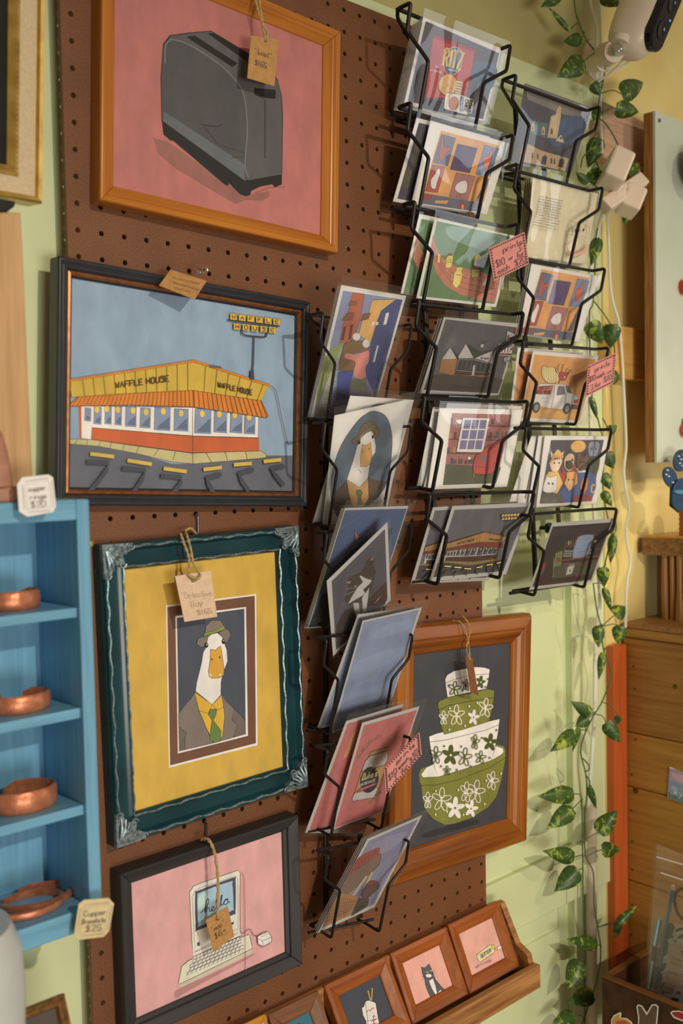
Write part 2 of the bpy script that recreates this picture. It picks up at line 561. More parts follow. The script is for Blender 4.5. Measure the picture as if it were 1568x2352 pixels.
def rails(parent, o, ex, ez, n, W, H, prof, mat, name='frame_rail', bev=0.0, smooth=False, mats=None):
    """four mitred mouldings; prof is (distance in from the outer edge, height above the back)"""
    out = []
    for side in range(4):
        m = MB()
        v = []
        for u, h in prof:
            c = [o + ex * u + ez * u, o + ex * (W - u) + ez * u, o + ex * (W - u) + ez * (H - u), o + ex * u + ez * (H - u)]
            v += [c[side] + n * h, c[(side + 1) % 4] + n * h]
        k = len(prof)
        f = []
        for i in range(k):
            a, b = 2 * i, 2 * ((i + 1) % k)
            f.append((a, b, b + 1, a + 1))
        f.append(tuple(2 * i for i in range(k - 1, -1, -1)))
        f.append(tuple(2 * i + 1 for i in range(k)))
        m.add(v, f)
        ob = m.build(name, (mats or {}).get(side, mat), parent, smooth, bev)
        bmf = bmesh.new(); bmf.from_mesh(ob.data); bmesh.ops.recalc_face_normals(bmf, faces=bmf.faces); bmf.to_mesh(ob.data); bmf.free()
        out.append(ob)
    return out
NV = Vector((0, -1, 0))
def board(o, ex, ez, n, W, H, u, h, t=0.002):
    """backing panel inside a frame: returns MB and the four front corners"""
    a = o + ex * u + ez * u + n * (h - t)
    c = [o + ex * u + ez * u + n * h, o + ex * (W - u) + ez * u + n * h, o + ex * (W - u) + ez * (H - u) + n * h, o + ex * u + ez * (H - u) + n * h]
    return MB().obox(a, ex * (W - 2 * u), ez * (H - 2 * u), n * t), c
def framed(name, label, y, corners, prof, u_art, h_art, mat, bev=0.0008, smooth=False, mats=None):
    o, ex, ez, W, H = rect_fit(y, **corners)
    o = Vector((o.x, 0.0, o.z))
    ob = thing(name, label, 'picture', o + ex * W / 2)
    rails(ob, o, ex, ez, NV, W, H, prof, mat, bev=bev, smooth=smooth, mats=mats)
    mb, cl = board(o, ex, ez, NV, W, H, u_art, h_art)
    bk = mb.build('backing', plain('grey_card', '#8a8378', 0.8), ob)
    P = Pic(cl[0] + NV * 0.0001, NV, cl)
    P.par = bk
    return ob, P, (o, ex, ez, W, H)

# -------- toaster
honey_x = wood('honey_stained_pine', '#b06a22', '#96541a', 'x', 12, 0.28)
honey_z = wood('honey_stained_pine_upright', '#b06a22', '#96541a', 'z', 12, 0.28)
prof = [(0, 0), (0, 0.018), (0.0012, 0.02), (0.006, 0.0195), (0.0085, 0.0175), (0.0105, 0.017), (0.012, 0.0155), (0.0195, 0.0105), (0.0195, 0)]
toast, P, _ = framed('framed_painting', 'toaster painting on pink in a honey wood frame, top of the pegboard', -0.02,
    dict(bl=(224, 466), br=(773, 574), tr=(788, 66)), prof, 0.016, 0.009, honey_x, mats={1: honey_z, 3: honey_z})
P.use('toast')
D = '#26211f'
P.f('#ad675c', '-900,-900 3000,-900 3000,1500 -900,1500')
P.f('#8d5a4e', '690,620 760,640 900,740 1030,830 1090,880 1210,860 1215,885 1180,905 1110,900 1060,918 940,850 860,800 790,760 710,690')
P.f('#4c4846', '735,200 765,160 850,148 950,140 1115,240 1210,310 1248,360 1266,430 1271,520 1268,785 1100,815 728,545 724,350', 0, D, 4)
P.f('#544f4c', '765,165 950,142 1115,240 1248,360 1266,430 1268,785 1118,812 1102,740 1112,600 1105,470 1080,390 1000,300 880,225')
P.f('#5f6060', '735,500 735,545 1100,812 1100,740', 0)
P.l('#7d7b79', 4, '742,285 745,205 770,178', 1).l('#75726f', 4, '765,175 860,205 1000,300 1080,390 1105,470 1112,600 1102,740 1118,800', 1)
P.f('#1b1817', '838,166 876,160 1068,285 1045,302').f('#1b1817', '933,150 962,149 1130,250 1122,285')
P.f('#1d1a19', '728,545 1100,815 1268,785 1268,830 1235,845 1225,830 1170,840 1130,860 1125,878 1105,884 1080,875 1030,825 1025,838 1010,830 780,635 765,632 735,605')
P.f('#141211', '1143,395 1240,405 1240,445 1180,440 1145,428').l('#3a3836', 7, '1192,450 1192,712')
P.l('#2c2a29', 4, '905,560 940,567 985,570 998,558').l('#3b3938', 3, '915,568 950,610 985,652 1100,688 1100,705 1040,710')
P.l('#8a4a3c', 3, '1150,868 1210,845 1255,842 1280,840 1272,855')
P.build('picture', toast)

# -------- waffle house (drawn once, reused for the prints)
def art_waffle(P, pal):
    sky, asph, yel, ora, red, whi, win, side = pal
    P.f(sky, '-500,-300 2500,-300 2500,1800 -500,1800')
    P.f(asph, '-50,1085 130,1090 400,1110 700,1200 820,1200 1212,1155 1500,1155 1500,1600 -50,1600')
    P.f(side, '60,1060 140,1065 260,1068 520,1105 812,1143 1180,1128 1215,1148 1212,1168 820,1201 700,1190 510,1145 300,1105 140,1092 60,1090', 0, '#4a3f30', 3)
    for a, b in ((185, 165), (240, 235), (310, 300), (370, 360), (440, 430), (520, 505), (625, 600), (720, 705), (812, 815), (885, 915), (990, 1003), (1100, 1110)):
        P.l('#4a3f30', 3, [(a, 1072 + max(0, a - 260) * 0.13 if a < 812 else 1143 - (a - 812) * 0.04), (b, 1098 + max(0, b - 260) * 0.185 if b < 812 else 1200 - (b - 815) * 0.09)])
    P.f(red, '190,888 206,888 206,1062 196,1058', 0)
    P.f(whi, '205,885 810,893 1170,945 1168,1058 812,1048 262,1005 258,1068 205,1060', 0, '#3a3530', 2)
    P.f(red, '262,1003 812,1050 1172,1060 1175,1130 812,1141 262,1068', 0, '#4a2a1c', 3).l('#4a2a1c', 3, '812,895 812,1140')
    for q in ((225, 258, 895, 968), (275, 315, 890, 985), (335, 370, 888, 985), (390, 425, 888, 990), (447, 505, 887, 998), (527, 582, 895, 1005), (605, 690, 893, 1018), (712, 788, 900, 1022),
              (825, 912, 900, 1035), (930, 998, 912, 1030), (1018, 1082, 925, 1032), (1095, 1152, 935, 1038)):
        P.f(win, [(q[0], q[2]), (q[1], q[2] + 3), (q[1] - 2, q[3] + 2), (q[0] - 3, q[3] - 3)], 0, '#4a4a52', 2)
        P.f('#5d6578', [(q[0] + (q[1] - q[0]) * 0.3, q[3] - 30), (q[1] - 4, q[2] + 50), (q[1] - 6, q[3] - 6), (q[0] + 6, q[3] - 10)])
    for x, y in ((288, 905), (342, 900), (402, 905), (485, 910), (556, 918), (650, 915), (747, 925), (862, 928), (955, 930), (1040, 935), (1118, 945)):
        P.e('#d9b24a', x, y, 13, 18)
    P.f(yel, '140,748 815,645 1225,775 1185,857 810,802 150,837', 0, '#7a5a20', 2)
    P.f(ora, '130,887 185,835 500,815 810,800 1185,857 1222,938 1215,950 1000,918 810,890 480,880', 0, '#5a2f12', 3)
    for k in range(30):
        t = k / 29
        a = (190 + (810 - 190) * t, 834 - 34 * t); b = (155 + (815 - 155) * t, 886 + 3 * t)
        P.l('#7a3f16', 3, [a, b])
    for k in range(16):
        t = k / 15
        P.l('#7a3f16', 3, [(815 + 365 * t, 800 + 56 * t), (820 + 395 * t, 890 + 58 * t)])
    for k in range(1, 12):
        t = k / 11.5
        P.l('#8a6a24', 3, [(150 + 660 * t, 745 - 98 * t), (165 + 645 * t, 836 - 35 * t)])
    for k in range(1, 7):
        t = k / 6.4
        P.l('#8a6a24', 3, [(815 + 405 * t, 645 + 128 * t), (812 + 372 * t, 802 + 54 * t)])
    P.l(ora, 11, '140,746 815,640 1228,774').l('#6a3a16', 2, '140,738 815,634 1228,768')
    P.t('#4a3216', 7, 'WAFFLE HOUSE', (388, 788), (678, 750), (386, 757)).t('#4a3216', 6, 'WAFFLE HOUSE', (945, 782), (1130, 826), (945, 755))
    P.l('#3a3a3e', 7, '1140,512 1136,650 1128,742').f('#3a3a3e', '1120,690 1138,690 1141,742 1115,740').f('#55565e', '895,660 960,670 965,682 900,675')
    P.l('#34343a', 8, '1072,465 1075,492 1100,503 1180,510 1205,508 1213,480').l('#34343a', 8, '995,417 1278,452')
    for k, ch in enumerate('WAFFLE'):
        x, y = 1009 + k * 47, 380 + k * 5.5
        P.f('#cfa23a', [(x, y), (x + 36, y + 4), (x + 36, y + 38), (x, y + 34)], 0, '#7a5a1c', 2).t('#3a2f1a', 5, ch, (x + 10, y + 29), (x + 28, y + 31), (x + 10, y + 9))
    for k, ch in enumerate('HOUSE'):
        x, y = 1028 + k * 48, 434 + k * 4.8
        P.f('#cfa23a', [(x, y), (x + 35, y + 4), (x + 35, y + 38), (x, y + 34)], 0, '#7a5a1c', 2).t('#3a2f1a', 5, ch, (x + 10, y + 29), (x + 27, y + 31), (x + 10, y + 9))
    for q in ('245,1146 375,1162', '448,1182 580,1203', '645,1226 770,1243', '862,1232 962,1220', '1027,1206 1125,1198', '1190,1188 1285,1178'):
        P.l('#c4a043', 20, q)
    for q in ('225,1190 345,1195 330,1240 290,1295 240,1355', '420,1225 545,1235 525,1290 480,1358', '630,1265 740,1275 735,1310 700,1358', '960,1258 880,1280 890,1310 915,1358', '1135,1232 1055,1255 1075,1300 1110,1350', '1305,1212 1230,1228 1255,1265 1300,1320'):
        P.l('#3f3f45', 24, q)
    P.l('#55463a', 3, '1228,774 1255,800 1268,850 1290,960 1320,1085 1332,1095', 1)
blackframe = paint('black_lacquer_wood', '#2b2b2d', '#232325', 60, 0.35)
prof = [(0, 0), (0, 0.016), (0.001, 0.018), (0.0035, 0.018), (0.0055, 0.0165), (0.0075, 0.018), (0.0095, 0.0175), (0.0115, 0.0145), (0.0115, 0)]
waffle, P, fr = framed('framed_painting', 'yellow roofed diner painting in a black frame with gilt inner edge', -0.018,
    dict(tl=(141, 597), tr=(718, 686), br=(702.7, 1156)), prof, 0.011, 0.010, blackframe)
o, ex, ez, W, H = fr
gilt = paint('gilt_edge', '#a8683a', '#8a5026', 120, 0.3, metal=0.7)
rails(waffle, o + ex * 0.0115 + ez * 0.0115, ex, ez, NV, W - 0.023, H - 0.023, [(0, 0), (0, 0.0150), (0.002, 0.0155), (0.0038, 0.0130), (0.0038, 0)], gilt, 'gilt_slip', 0.0)
rails(waffle, o + ex * 0.0153 + ez * 0.0153, ex, ez, NV, W - 0.0306, H - 0.0306, [(0, 0), (0, 0.0130), (0.002, 0.0112), (0.002, 0)], blackframe, 'inner_lip', 0.0)
P.use('waf')
art_waffle(P, ('#8596a4', '#5b5b61', '#bd9a38', '#c5742a', '#b9582f', '#dedbd9', '#7d8698', '#b5a672'))
P.build('picture', waffle)

# -------- duck in the ornate teal frame
teal = paint('teal_lacquer', '#153a3c', '#0e2c30', 20, 0.22)
prof = [(0, 0), (0, 0.014), (0.002, 0.018), (0.006, 0.018), (0.009, 0.013), (0.018, 0.013), (0.023, 0.016), (0.025, 0.0135), (0.0275, 0.011), (0.0275, 0)]
duck, P, fr = framed('framed_painting', 'duck detective painting with yellow mat in an ornate teal frame', -0.018,
    dict(tl=(234.4, 1253), tr=(686.6, 1204.8), br=(702.8, 1804), bl=(265.4, 1952)), prof, 0.024, 0.0085, teal, 0.0, True)
P.use('duck')
P.f('#c69c40', '-500,-500 3000,-500 3000,4000 -500,4000')
P.f('#e4dcdc', '526,669 1127,593 1136,1601 546,1752').f('#6a4531', '534,680 1117,605 1125,1588 553,1737')
P.f('#e6dfe2', '588,741 1059,679 1072,1539 605,1657').f('#44474f', '598,752 1047,692 1057,1527 613,1642')
P.f('#75675b', '720,1245 690,1290 640,1350 608,1395 613,1642 840,1588 1057,1527 1053,1440 1020,1400 985,1365 930,1310 895,1262', 0, D, 3)
P.f('#675a50', '613,1480 660,1520 650,1630 613,1642').f('#675a50', '995,1380 965,1430 1000,1470 975,1548 1057,1527 1050,1440')
P.l(D, 3, '985,1365 965,1430 1000,1470 975,1550').l(D, 3, '610,1475 662,1522 645,1560 655,1630').l(D, 3, '745,1370 800,1500 840,1585')
P.f('#cf9f33', '718,1248 835,1330 895,1268 908,1340 916,1410 903,1540 848,1586 800,1500 745,1370', 0, D, 3)
P.l(D, 3, '745,1370 805,1390 833,1332 865,1370 910,1345')
P.f('#5f7438', '820,1362 865,1358 858,1400 841,1436 895,1510 885,1570 848,1584 818,1560 822,1490 831,1436 806,1395', 0, D, 2)
P.f('#e8e4e2', '790,890 820,862 865,850 900,880 915,925 930,965 936,1040 918,1088 903,1130 892,1180 890,1268 832,1330 722,1242 730,1180 745,1120 762,1050 772,985 790,950', 0, D, 3)
P.f('#75675a', '728,918 740,888 800,868 880,848 925,823 950,842 957,872 938,905 925,922 905,890 875,850 830,858 805,880 795,925 772,950 740,938', 0, D, 3)
P.f('#7c6c5c', '772,882 785,845 792,805 828,770 885,770 905,795 917,828 850,852', 0, D, 3).f('#7d8d33', '776,868 782,852 850,840 910,806 918,827 860,850 775,874', 0, D, 2)
P.e('#1c1a1a', 793, 935, 14, 17).e('#1c1a1a', 906, 910, 11, 17).e('#e8e4e2', 797, 931, 4, 4).e('#e8e4e2', 909, 905, 3, 4)
P.f('#cc9433', '822,962 855,968 872,950 888,938 898,1000 912,1100 908,1135 880,1152 830,1155 812,1142 808,1105 818,1040', 0, D, 3)
P.e('#6a4a16', 830, 1030, 6, 9).e('#6a4a16', 883, 1015, 6, 9).f('#e9d9b0', '815,1120 830,1138 822,1142 813,1132').f('#e9d9b0', '875,1130 895,1125 892,1134 876,1138')
P.build('picture', duck)
# rope mouldings and cast corners of the teal frame
o, ex, ez, W, H = fr
silver = paint('worn_silver_leaf', '#9aa09a', '#4f5f62', 260, 0.35, 0.3, metal=0.55)
def wavy(parent, u, h, r, name):
    for side in range(4):
        a = [o + ex * u + ez * u, o + ex * (W - u) + ez * u, o + ex * (W - u) + ez * (H - u), o + ex * u + ez * (H - u)]
        p, q = a[side], a[(side + 1) % 4]
        d = (q - p); L = d.length; d.normalize()
        sgn = NV.cross(d)
        k = int(L / 0.006)
        path = [p + d * (L * i / k) + sgn * (0.0009 * math.sin(i * 1.35)) + NV * (h + 0.0006 * math.cos(i * 1.35)) for i in range(k + 1)]
        MB().tube(path, r, 6).build(name, silver, parent, True)
wavy(duck, 0.0045, 0.0175, 0.0013, 'rope_moulding')
wavy(duck, 0.0245, 0.0140, 0.0012, 'rope_moulding')
for sx, sz in ((0, 0), (1, 0), (1, 1), (0, 1)):
    cx = o + ex * (W * sx) + ez * (H * sz)
    ax = ex * (1 - 2 * sx); az = ez * (1 - 2 * sz)
    m = MB()
    m.prism([cx + ax * a + az * b + NV * 0.012 for a, b in ((0, 0), (0.034, 0.001), (0.030, 0.009), (0.022, 0.012), (0.024, 0.020), (0.016, 0.022), (0.012, 0.021), (0.009, 0.030), (0.001, 0.034))], NV * 0.0075)
    for k in range(7):
        t = math.radians(8 + 12.4 * k)
        d = ax * math.cos(t) + az * math.sin(t)
        L = 0.020 + 0.006 * abs(math.cos(2 * t))
        m.tube([cx + ax * 0.003 + az * 0.003 + d * 0.004 + NV * 0.020, cx + ax * 0.003 + az * 0.003 + d * (L * 0.6) + NV * 0.0225, cx + ax * 0.003 + az * 0.003 + d * L + NV * 0.0195], [0.0009, 0.0019, 0.0008], 6)
    for (a, b) in ((0.031, 0.004), (0.004, 0.031), (0.021, 0.021)):
        c = cx + ax * a + az * b + NV * 0.020
        m.tube([c + (ax * math.cos(t * 0.7) + az * math.sin(t * 0.7)) * (0.0042 - t * 0.00035) for t in range(10)], 0.0010, 6)
        m.lathe(c, NV, [(0.0016, 0), (0.0013, 0.0012), (0.0005, 0.0018)], 8)
    m.build('corner_ornament', silver, duck, True)

# -------- computer painting
charcoal = wood('charcoal_worn_wood', '#322f2d', '#242221', 'x', 14, 0.5)
charcoal_z = wood('charcoal_worn_wood_upright', '#322f2d', '#242221', 'z', 14, 0.5)
prof = [(0, 0), (0, 0.02), (0.001, 0.022), (0.0125, 0.0165), (0.0125, 0.014), (0.017, 0.0125), (0.017, 0)]
mac, P, fr = framed('framed_painting', 'old desktop computer painting on pink in a charcoal frame', -0.021,
    dict(tl=(280.8, 2012), tr=(688, 1865.5), br=(691.8, 2211.5)), prof, 0.016, 0.010, charcoal, mats={1: charcoal_z, 3: charcoal_z})
P.use('mac')
D2 = '#3a2f2c'
P.f('#d09890', '-900,-600 3000,-600 3000,3000 -900,3000')
P.f('#b07a72', '500,1390 545,1345 780,1240 1060,1105 1040,1130 800,1260 600,1370 520,1420', 1).f('#b98077', '1085,1030 1130,1050 1195,1015 1190,1030 1130,1062')
P.f('#d6ccb8', '612,655 640,612 700,588 960,498 977,518 974,700 976,945 992,965 640,1120 628,1010 618,800', 0, D2, 4)
P.l('#6b5f55', 3, '630,690 655,645 700,620 945,540 958,560 962,820 960,920 650,1085 642,900 630,690')
P.f('#4a4656', '652,672 682,642 925,552 943,570 942,800 922,820 672,930 656,905', 1).f('#9fb7cc', '668,690 692,657 902,580 920,600 928,770 914,790 692,897 674,880', 1)
P.f('#b9cddb', '672,700 720,660 740,700 690,800', 1)
P.l('#24303c', 6, '692,802 712,785 735,760 752,715 740,705 728,740 722,803 738,772 752,768 758,795 775,785 788,768 778,758 770,780 785,792 802,765 815,690 806,700 805,765 828,758 846,680 838,690 838,745 852,745 865,715 880,705 888,725 872,745 858,735 868,715 893,702', 1)
P.e('#24303c', 897, 727, 5, 6).f('#3f3a40', '880,888 930,868 930,885 882,905').e('#5a5360', 676, 1030, 12, 15).f('#5a5360', '676,1016 684,1002 682,1016')
P.l('#6b5f55', 3, '645,1090 960,950').f('#c3b79a', '535,1305 545,1345 1050,1100 1063,1075 1058,1040 540,1300')
P.f('#d8cdb0', '555,1190 600,1152 660,1118 1035,960 1048,985 1060,1040 1062,1062 540,1318 532,1305', 0, D2, 4)
for r in range(5):
    a0 = (640 - r * 11, 1118 + r * 27); a1 = (985 + r * 6, 968 + r * 20)
    b0 = (640 - (r + 1) * 11, 1118 + (r + 1) * 27); b1 = (985 + (r + 1) * 6, 968 + (r + 1) * 20)
    n = 13
    for k in range(n):
        t0 = (k + 0.06 + 0.3 * (r % 2)) / (n + 0.4); t1 = (k + 0.92 + 0.3 * (r % 2)) / (n + 0.4)
        q = [(a0[0] + (a1[0] - a0[0]) * t + (b0[0] - a0[0]) * s, a0[1] + (a1[1] - a0[1]) * t + (b0[1] - a0[1]) * s) for t, s in ((t0, 0.1), (t1, 0.1), (t1, 0.9), (t0, 0.9))]
        P.f('#ded5c2', q, 0, '#4a403a', 2.5)
P.f('#dcd5c8', '1090,972 1120,950 1165,935 1182,955 1195,978 1192,1010 1130,1042 1095,1022', 0, D2, 4).l(D2, 3, '1093,985 1128,1003 1193,975').l(D2, 3, '1128,1003 1130,1040').f('#e6e0d4', '1115,960 1155,942 1165,952 1122,972', 0, D2, 2)
P.l('#4a2f2c', 4, '976,948 1000,942 1022,920 1042,922 1055,945 1068,962 1092,968', 1).l('#8f453a', 3, '975,508 990,520 998,560 1003,800 1006,1250')
P.build('picture', mac)

# -------- stacked bowls
amber = wood('amber_stained_wood', '#8f5014', '#66300c', 'x', 10, 0.3)
amber_z = wood('amber_stained_wood_upright', '#9c5a18', '#6c340e', 'z', 10, 0.3)
prof = [(0, 0), (0, 0.014), (0.004, 0.020), (0.019, 0.021), (0.021, 0.0185), (0.0225, 0.0205), (0.027, 0.0195), (0.031, 0.0165), (0.0365, 0.0155), (0.0395, 0.0120), (0.0395, 0)]
bowls, P, fr = framed('framed_painting', 'stack of four patterned bowls painting in a wide amber wood frame', -0.02,
    dict(bl=(894.5, 2048), br=(1209.6, 1931), tr=(1227.8, 1404.6)), prof, 0.036, 0.0105, amber, mats={1: amber_z, 3: amber_z})
P.use('bowl')
GR, GD, WH = '#74722f', '#474e1e', '#dfd8cf'
def flower(x, y, r, c, fill, rot=0, sx=0.75):
    for k in range(5):
        a = math.radians(rot + 72 * k - 90)
        px_, py = x + math.cos(a) * r * 0.55 * sx, y + math.sin(a) * r * 0.6
        if fill: P.e(c, px_, py, r * 0.5, r * 0.24, math.degrees(math.atan2(math.sin(a), math.cos(a) * sx)))
        else: P.e(None, px_, py, r * 0.48, r * 0.22, math.degrees(math.atan2(math.sin(a), math.cos(a) * sx)), c, 6, 14)
    if fill: P.e(GR if c != GD else WH, x, y, r * 0.12, r * 0.12)
P.f('#3b3a3c', '-500,-500 2500,-500 2500,3500 -500,3500').f('#2c2a2b', '340,1840 700,1740 760,1760 700,1790 350,1880', 1)
P.f(GR, '284,1375 300,1335 600,1220 900,1143 955,1155 971,1190 966,1265 935,1430 895,1560 830,1640 700,1722 560,1770 490,1779 400,1735 335,1660 312,1560 305,1480 290,1430', 0)
P.f(WH, '300,1378 340,1325 500,1250 890,1152 950,1172 955,1205 900,1250 640,1340 430,1398 315,1403', 0, '#4a463c', 3)
P.f(WH, '362,1078 420,1055 923,938 908,1060 885,1175 855,1268 640,1337 435,1398 405,1320 378,1190', 0, '#4a463c', 3)
P.f(GR, '284,1380 300,1402 430,1400 640,1342 850,1272 955,1208 970,1195 966,1245 850,1322 600,1418 420,1462 300,1465 288,1430')
P.l('#2f2e18', 4, '300,1465 420,1463 600,1420 850,1322 968,1245')
P.f(GR, '432,815 445,795 530,763 700,735 820,700 880,712 878,770 858,880 838,958 640,1020 480,1062 462,1000 440,870', 0, '#33321a', 3)
P.f(WH, '490,622 505,590 560,558 640,540 740,525 800,530 845,545 835,620 818,697 690,726 510,766 497,690', 0, '#4a463c', 3)
P.l('#55504a', 4, '365,1122 500,1105 640,1070 800,1030 918,985').l('#33321a', 5, '437,870 520,830 700,795 878,768').l('#55504a', 4, '492,655 560,625 700,590 840,580')
for a in ((580, 910, 78, WH, 0, 0, .7), (810, 850, 72, WH, 0, 10, .65), (477, 930, 52, WH, 0, 0, .5), (460, 1580, 90, WH, 0, 5, .75), (350, 1585, 62, WH, 0, 0, .4), (655, 1520, 78, WH, 0, 10, .45), (732, 1515, 88, WH, 0, 12, .65), (860, 1428, 70, WH, 0, 15, .5),
          (712, 925, 58, WH, 1, 10, .7), (565, 1645, 84, WH, 1, 5, .8), (692, 1650, 64, WH, 1, 12, .75), (530, 1225, 76, GD, 1, 5, .8), (845, 1122, 66, GD, 1, 8, .8), (768, 645, 48, GD, 1, 12, .6),
          (560, 697, 56, GD, 0, 8, .8), (652, 668, 44, GD, 0, 10, .6), (412, 1225, 66, GD, 0, 5, .5), (640, 1240, 70, GD, 0, 10, .7), (722, 1120, 56, GD, 0, 10, .4), (765, 1242, 50, GD, 0, 10, .8), (500, 1348, 36, GD, 0, 0, .7)):
    flower(*a)
for x, y, c in ((520, 853, WH), (738, 808, WH), (515, 1022, WH), (640, 992, WH), (408, 1508, WH), (585, 1500, WH), (808, 1425, WH), (795, 1612, WH), (405, 1695, WH), (628, 1697, WH), (925, 1370, WH), (497, 1672, WH), (672, 836, WH),
                (475, 1152, GD), (610, 1155, GD), (775, 1087, GD), (450, 1312, GD), (575, 1340, GD), (685, 1312, GD), (890, 1025, GD), (835, 1245, GD), (512, 672, GD), (620, 712, GD), (822, 620, GD), (803, 683, GD)):
    P.e(c, x, y, 6, 9)
P.build('picture', bowls)

# ================================================================ TAGS AND HOOKS
kraft = paint('kraft_card', '#b08048', '#a0703a', 160, 0.75)
kraft_pale = paint('pale_kraft_card', '#cfae8c', '#c4a17c', 160, 0.75)
twine = paint('jute_twine', '#b3935f', '#8a6a3e', 500, 0.9, 0.4)
pencil = '#6b5138'
def quad_card(name, label, cat, corners, o, n, th, mat, parent=None, group=None, face='card'):
    """flat card through four corner pixels on the plane (o, n); returns thing and a Pic on its face"""
    n = Vector(n).normalized()
    c = [on_plane(p, o, n) for p in corners]
    t = thing(name, label, cat, (c[0] + c[1]) / 2, group) if parent is None else parent
    cd0 = MB().prism([p - n * th for p in c], n * th).build(face, mat, t)
    P = Pic(c[0] + n * 0.0001, n, c)
    P.par = cd0
    return t, P, c
def twist(parent, P, r=0.0013, name='twine'):
    path = smooth_path(P, 8)
    a, b = [], []
    for i, p in enumerate(path):
        d = Vector((math.cos(i * 0.9), 0.4 * math.sin(i * 0.9), math.sin(i * 0.9))) * r * 0.55
        a.append(p + d); b.append(p - d)
    MB().tube(a, r * 0.75, 6).tube(b, r * 0.75, 6).build(name, twine, parent, True)
c = CR['t1']
pl = U(c((700, 1500)), y=-0.030)
t, P, q = quad_card('price_tag', 'kraft price tag on twine hanging over the toaster painting', 'tag', [c(p) for p in pts('295,1915 960,2115 1075,975 390,870')], pl, (0, -1, -0.05), 0.0006, kraft, group='kraft price tags')
P.use('t1').t(pencil, 22, '"toast"', (460, 1300), (880, 1440), (480, 1180)).t(pencil, 22, '$165', (470, 1590), (760, 1680), (490, 1470)).e('#6a4526', 745, 1010, 40, 32)
P.build('writing', t)
twist(t, [U(c((470, -300)), y=-0.024), U(c((520, 100)), y=-0.026), U(c((640, 500)), y=-0.028), U(c((700, 760)), y=-0.030), U(c((745, 1000)), y=-0.0315)])
twist(t, [U(c((560, -300)), y=-0.024), U(c((610, 150)), y=-0.026), U(c((690, 600)), y=-0.029), U(c((790, 820)), y=-0.031), U(c((760, 1000)), y=-0.032)])
c = CR['t2']
pl = U(c((900, 400)), y=-0.0205)
t, P, q = quad_card('price_tag', 'slanted kraft card pinned over the top edge of the diner painting', 'tag', [c(p) for p in pts('245,640 1050,955 1320,540 505,285')], pl, (0, -1, 0.62), 0.0006, kraft, group='kraft price tags')
P.use('t2')
random.seed(2)
def scrawl(P, col, w, a, b, h, n):
    q = []
    for k in range(n + 1):
        t = k / n
        q.append((a[0] + (b[0] - a[0]) * t + random.uniform(-h, h) * 0.3, a[1] + (b[1] - a[1]) * t + (h if k % 2 else -h) * random.uniform(0.2, 1)))
    P.l(col, w, q, 1)
scrawl(P, pencil, 9, (540, 470), (1150, 600), 26, 26)
scrawl(P, pencil, 12, (560, 580), (1130, 745), 36, 22)
scrawl(P, pencil, 11, (600, 690), (960, 800), 32, 12)
P.build('writing', t)
pin = thing('push_pin', 'clear push pin holding the slanted kraft card', 'pin', U(c((910, 395)), y=-0.006))
MB().lathe(U(c((915, 398)), y=-0.001), (0, -1, 0), [(0.0006, 0), (0.0006, 0.018), (0.0035, 0.0185), (0.0035, 0.0195), (0.002, 0.021), (0.002, 0.026), (0.004, 0.0275), (0.004, 0.029)], 14).build('pin_head', clear_mat(), pin, True)
c = CR['t3']
pl = U(c((600, 1650)), y=-0.031)
t, P, q = quad_card('price_tag', 'pale kraft price tag on looped twine over the duck painting', 'tag', [c(p) for p in pts('380,2165 1035,2060 905,1135 190,1250')], pl, (0, -1, -0.04), 0.0006, kraft_pale, group='kraft price tags')
P.use('t3').t('#a08468', 11, '"Detective', (330, 1700), (930, 1640), (310, 1580)).t('#a08468', 11, 'Ray"', (530, 1880), (830, 1800), (500, 1760)).t('#a08468', 11, '$165', (640, 2030), (930, 1980), (620, 1940)).e('#6a4e30', 545, 1335, 34, 36)
P.build('writing', t)
twist(t, [U(c((560, 1345)), y=-0.0325), U(c((460, 1180)), y=-0.033), U(c((470, 900)), y=-0.031), U(c((380, 620)), y=-0.027), U(c((300, 400)), y=-0.022)])
twist(t, [U(c((580, 1340)), y=-0.0325), U(c((690, 1230)), y=-0.033), U(c((560, 1000)), y=-0.032), U(c((500, 700)), y=-0.028), U(c((430, 440)), y=-0.022), U(c((390, 350)), y=-0.012), U(c((500, 290)), y=-0.008), U(c((620, 400)), y=-0.005)])
twist(t, [U(c((450, 1200)), y=-0.034), U(c((520, 1260)), y=-0.035), U(c((640, 1290)), y=-0.035), U(c((700, 1220)), y=-0.034)])
c = CR['t4']
pl = U(c((450, 1900)), y=-0.031)
t, P, q = quad_card('price_tag', 'small kraft price tag on twine over the computer painting', 'tag', [c(p) for p in pts('370,2255 720,1990 610,1480 240,1720')], pl, (0, -1, -0.04), 0.0006, kraft, group='kraft price tags')
P.use('t4').t('#4a2f1c', 10, '"mac"', (335, 1935), (560, 1790), (320, 1850)).t('#4a2f1c', 10, '$45', (400, 2040), (520, 1960), (385, 1950)).t('#4a2f1c', 8, 'oo', (530, 1910), (575, 1880), (525, 1880)).e('#4a3018', 432, 1700, 26, 22)
P.build('writing', t)
twist(t, [U(c((435, 1690)), y=-0.0325), U(c((440, 1400)), y=-0.032), U(c((440, 1000)), y=-0.031), U(c((390, 600)), y=-0.028), U(c((290, 370)), y=-0.023), U(c((160, 350)), y=-0.012)], 0.0016)
c = CR['bowl']
q = [U(c(p), y=y) for p, y in (((690, 720), -0.034), ((758, 757), -0.026), ((708, 455), -0.026), ((650, 430), -0.034))]
t = thing('price_tag', 'brown tag turned edge on over the bowls painting', 'tag', q[0], 'kraft price tags')
MB().prism(q, Vector((-0.0003, -0.0003, 0))).build('card', paint('dark_kraft_card', '#7a4a28', '#6a3e20', 160, 0.75), t)
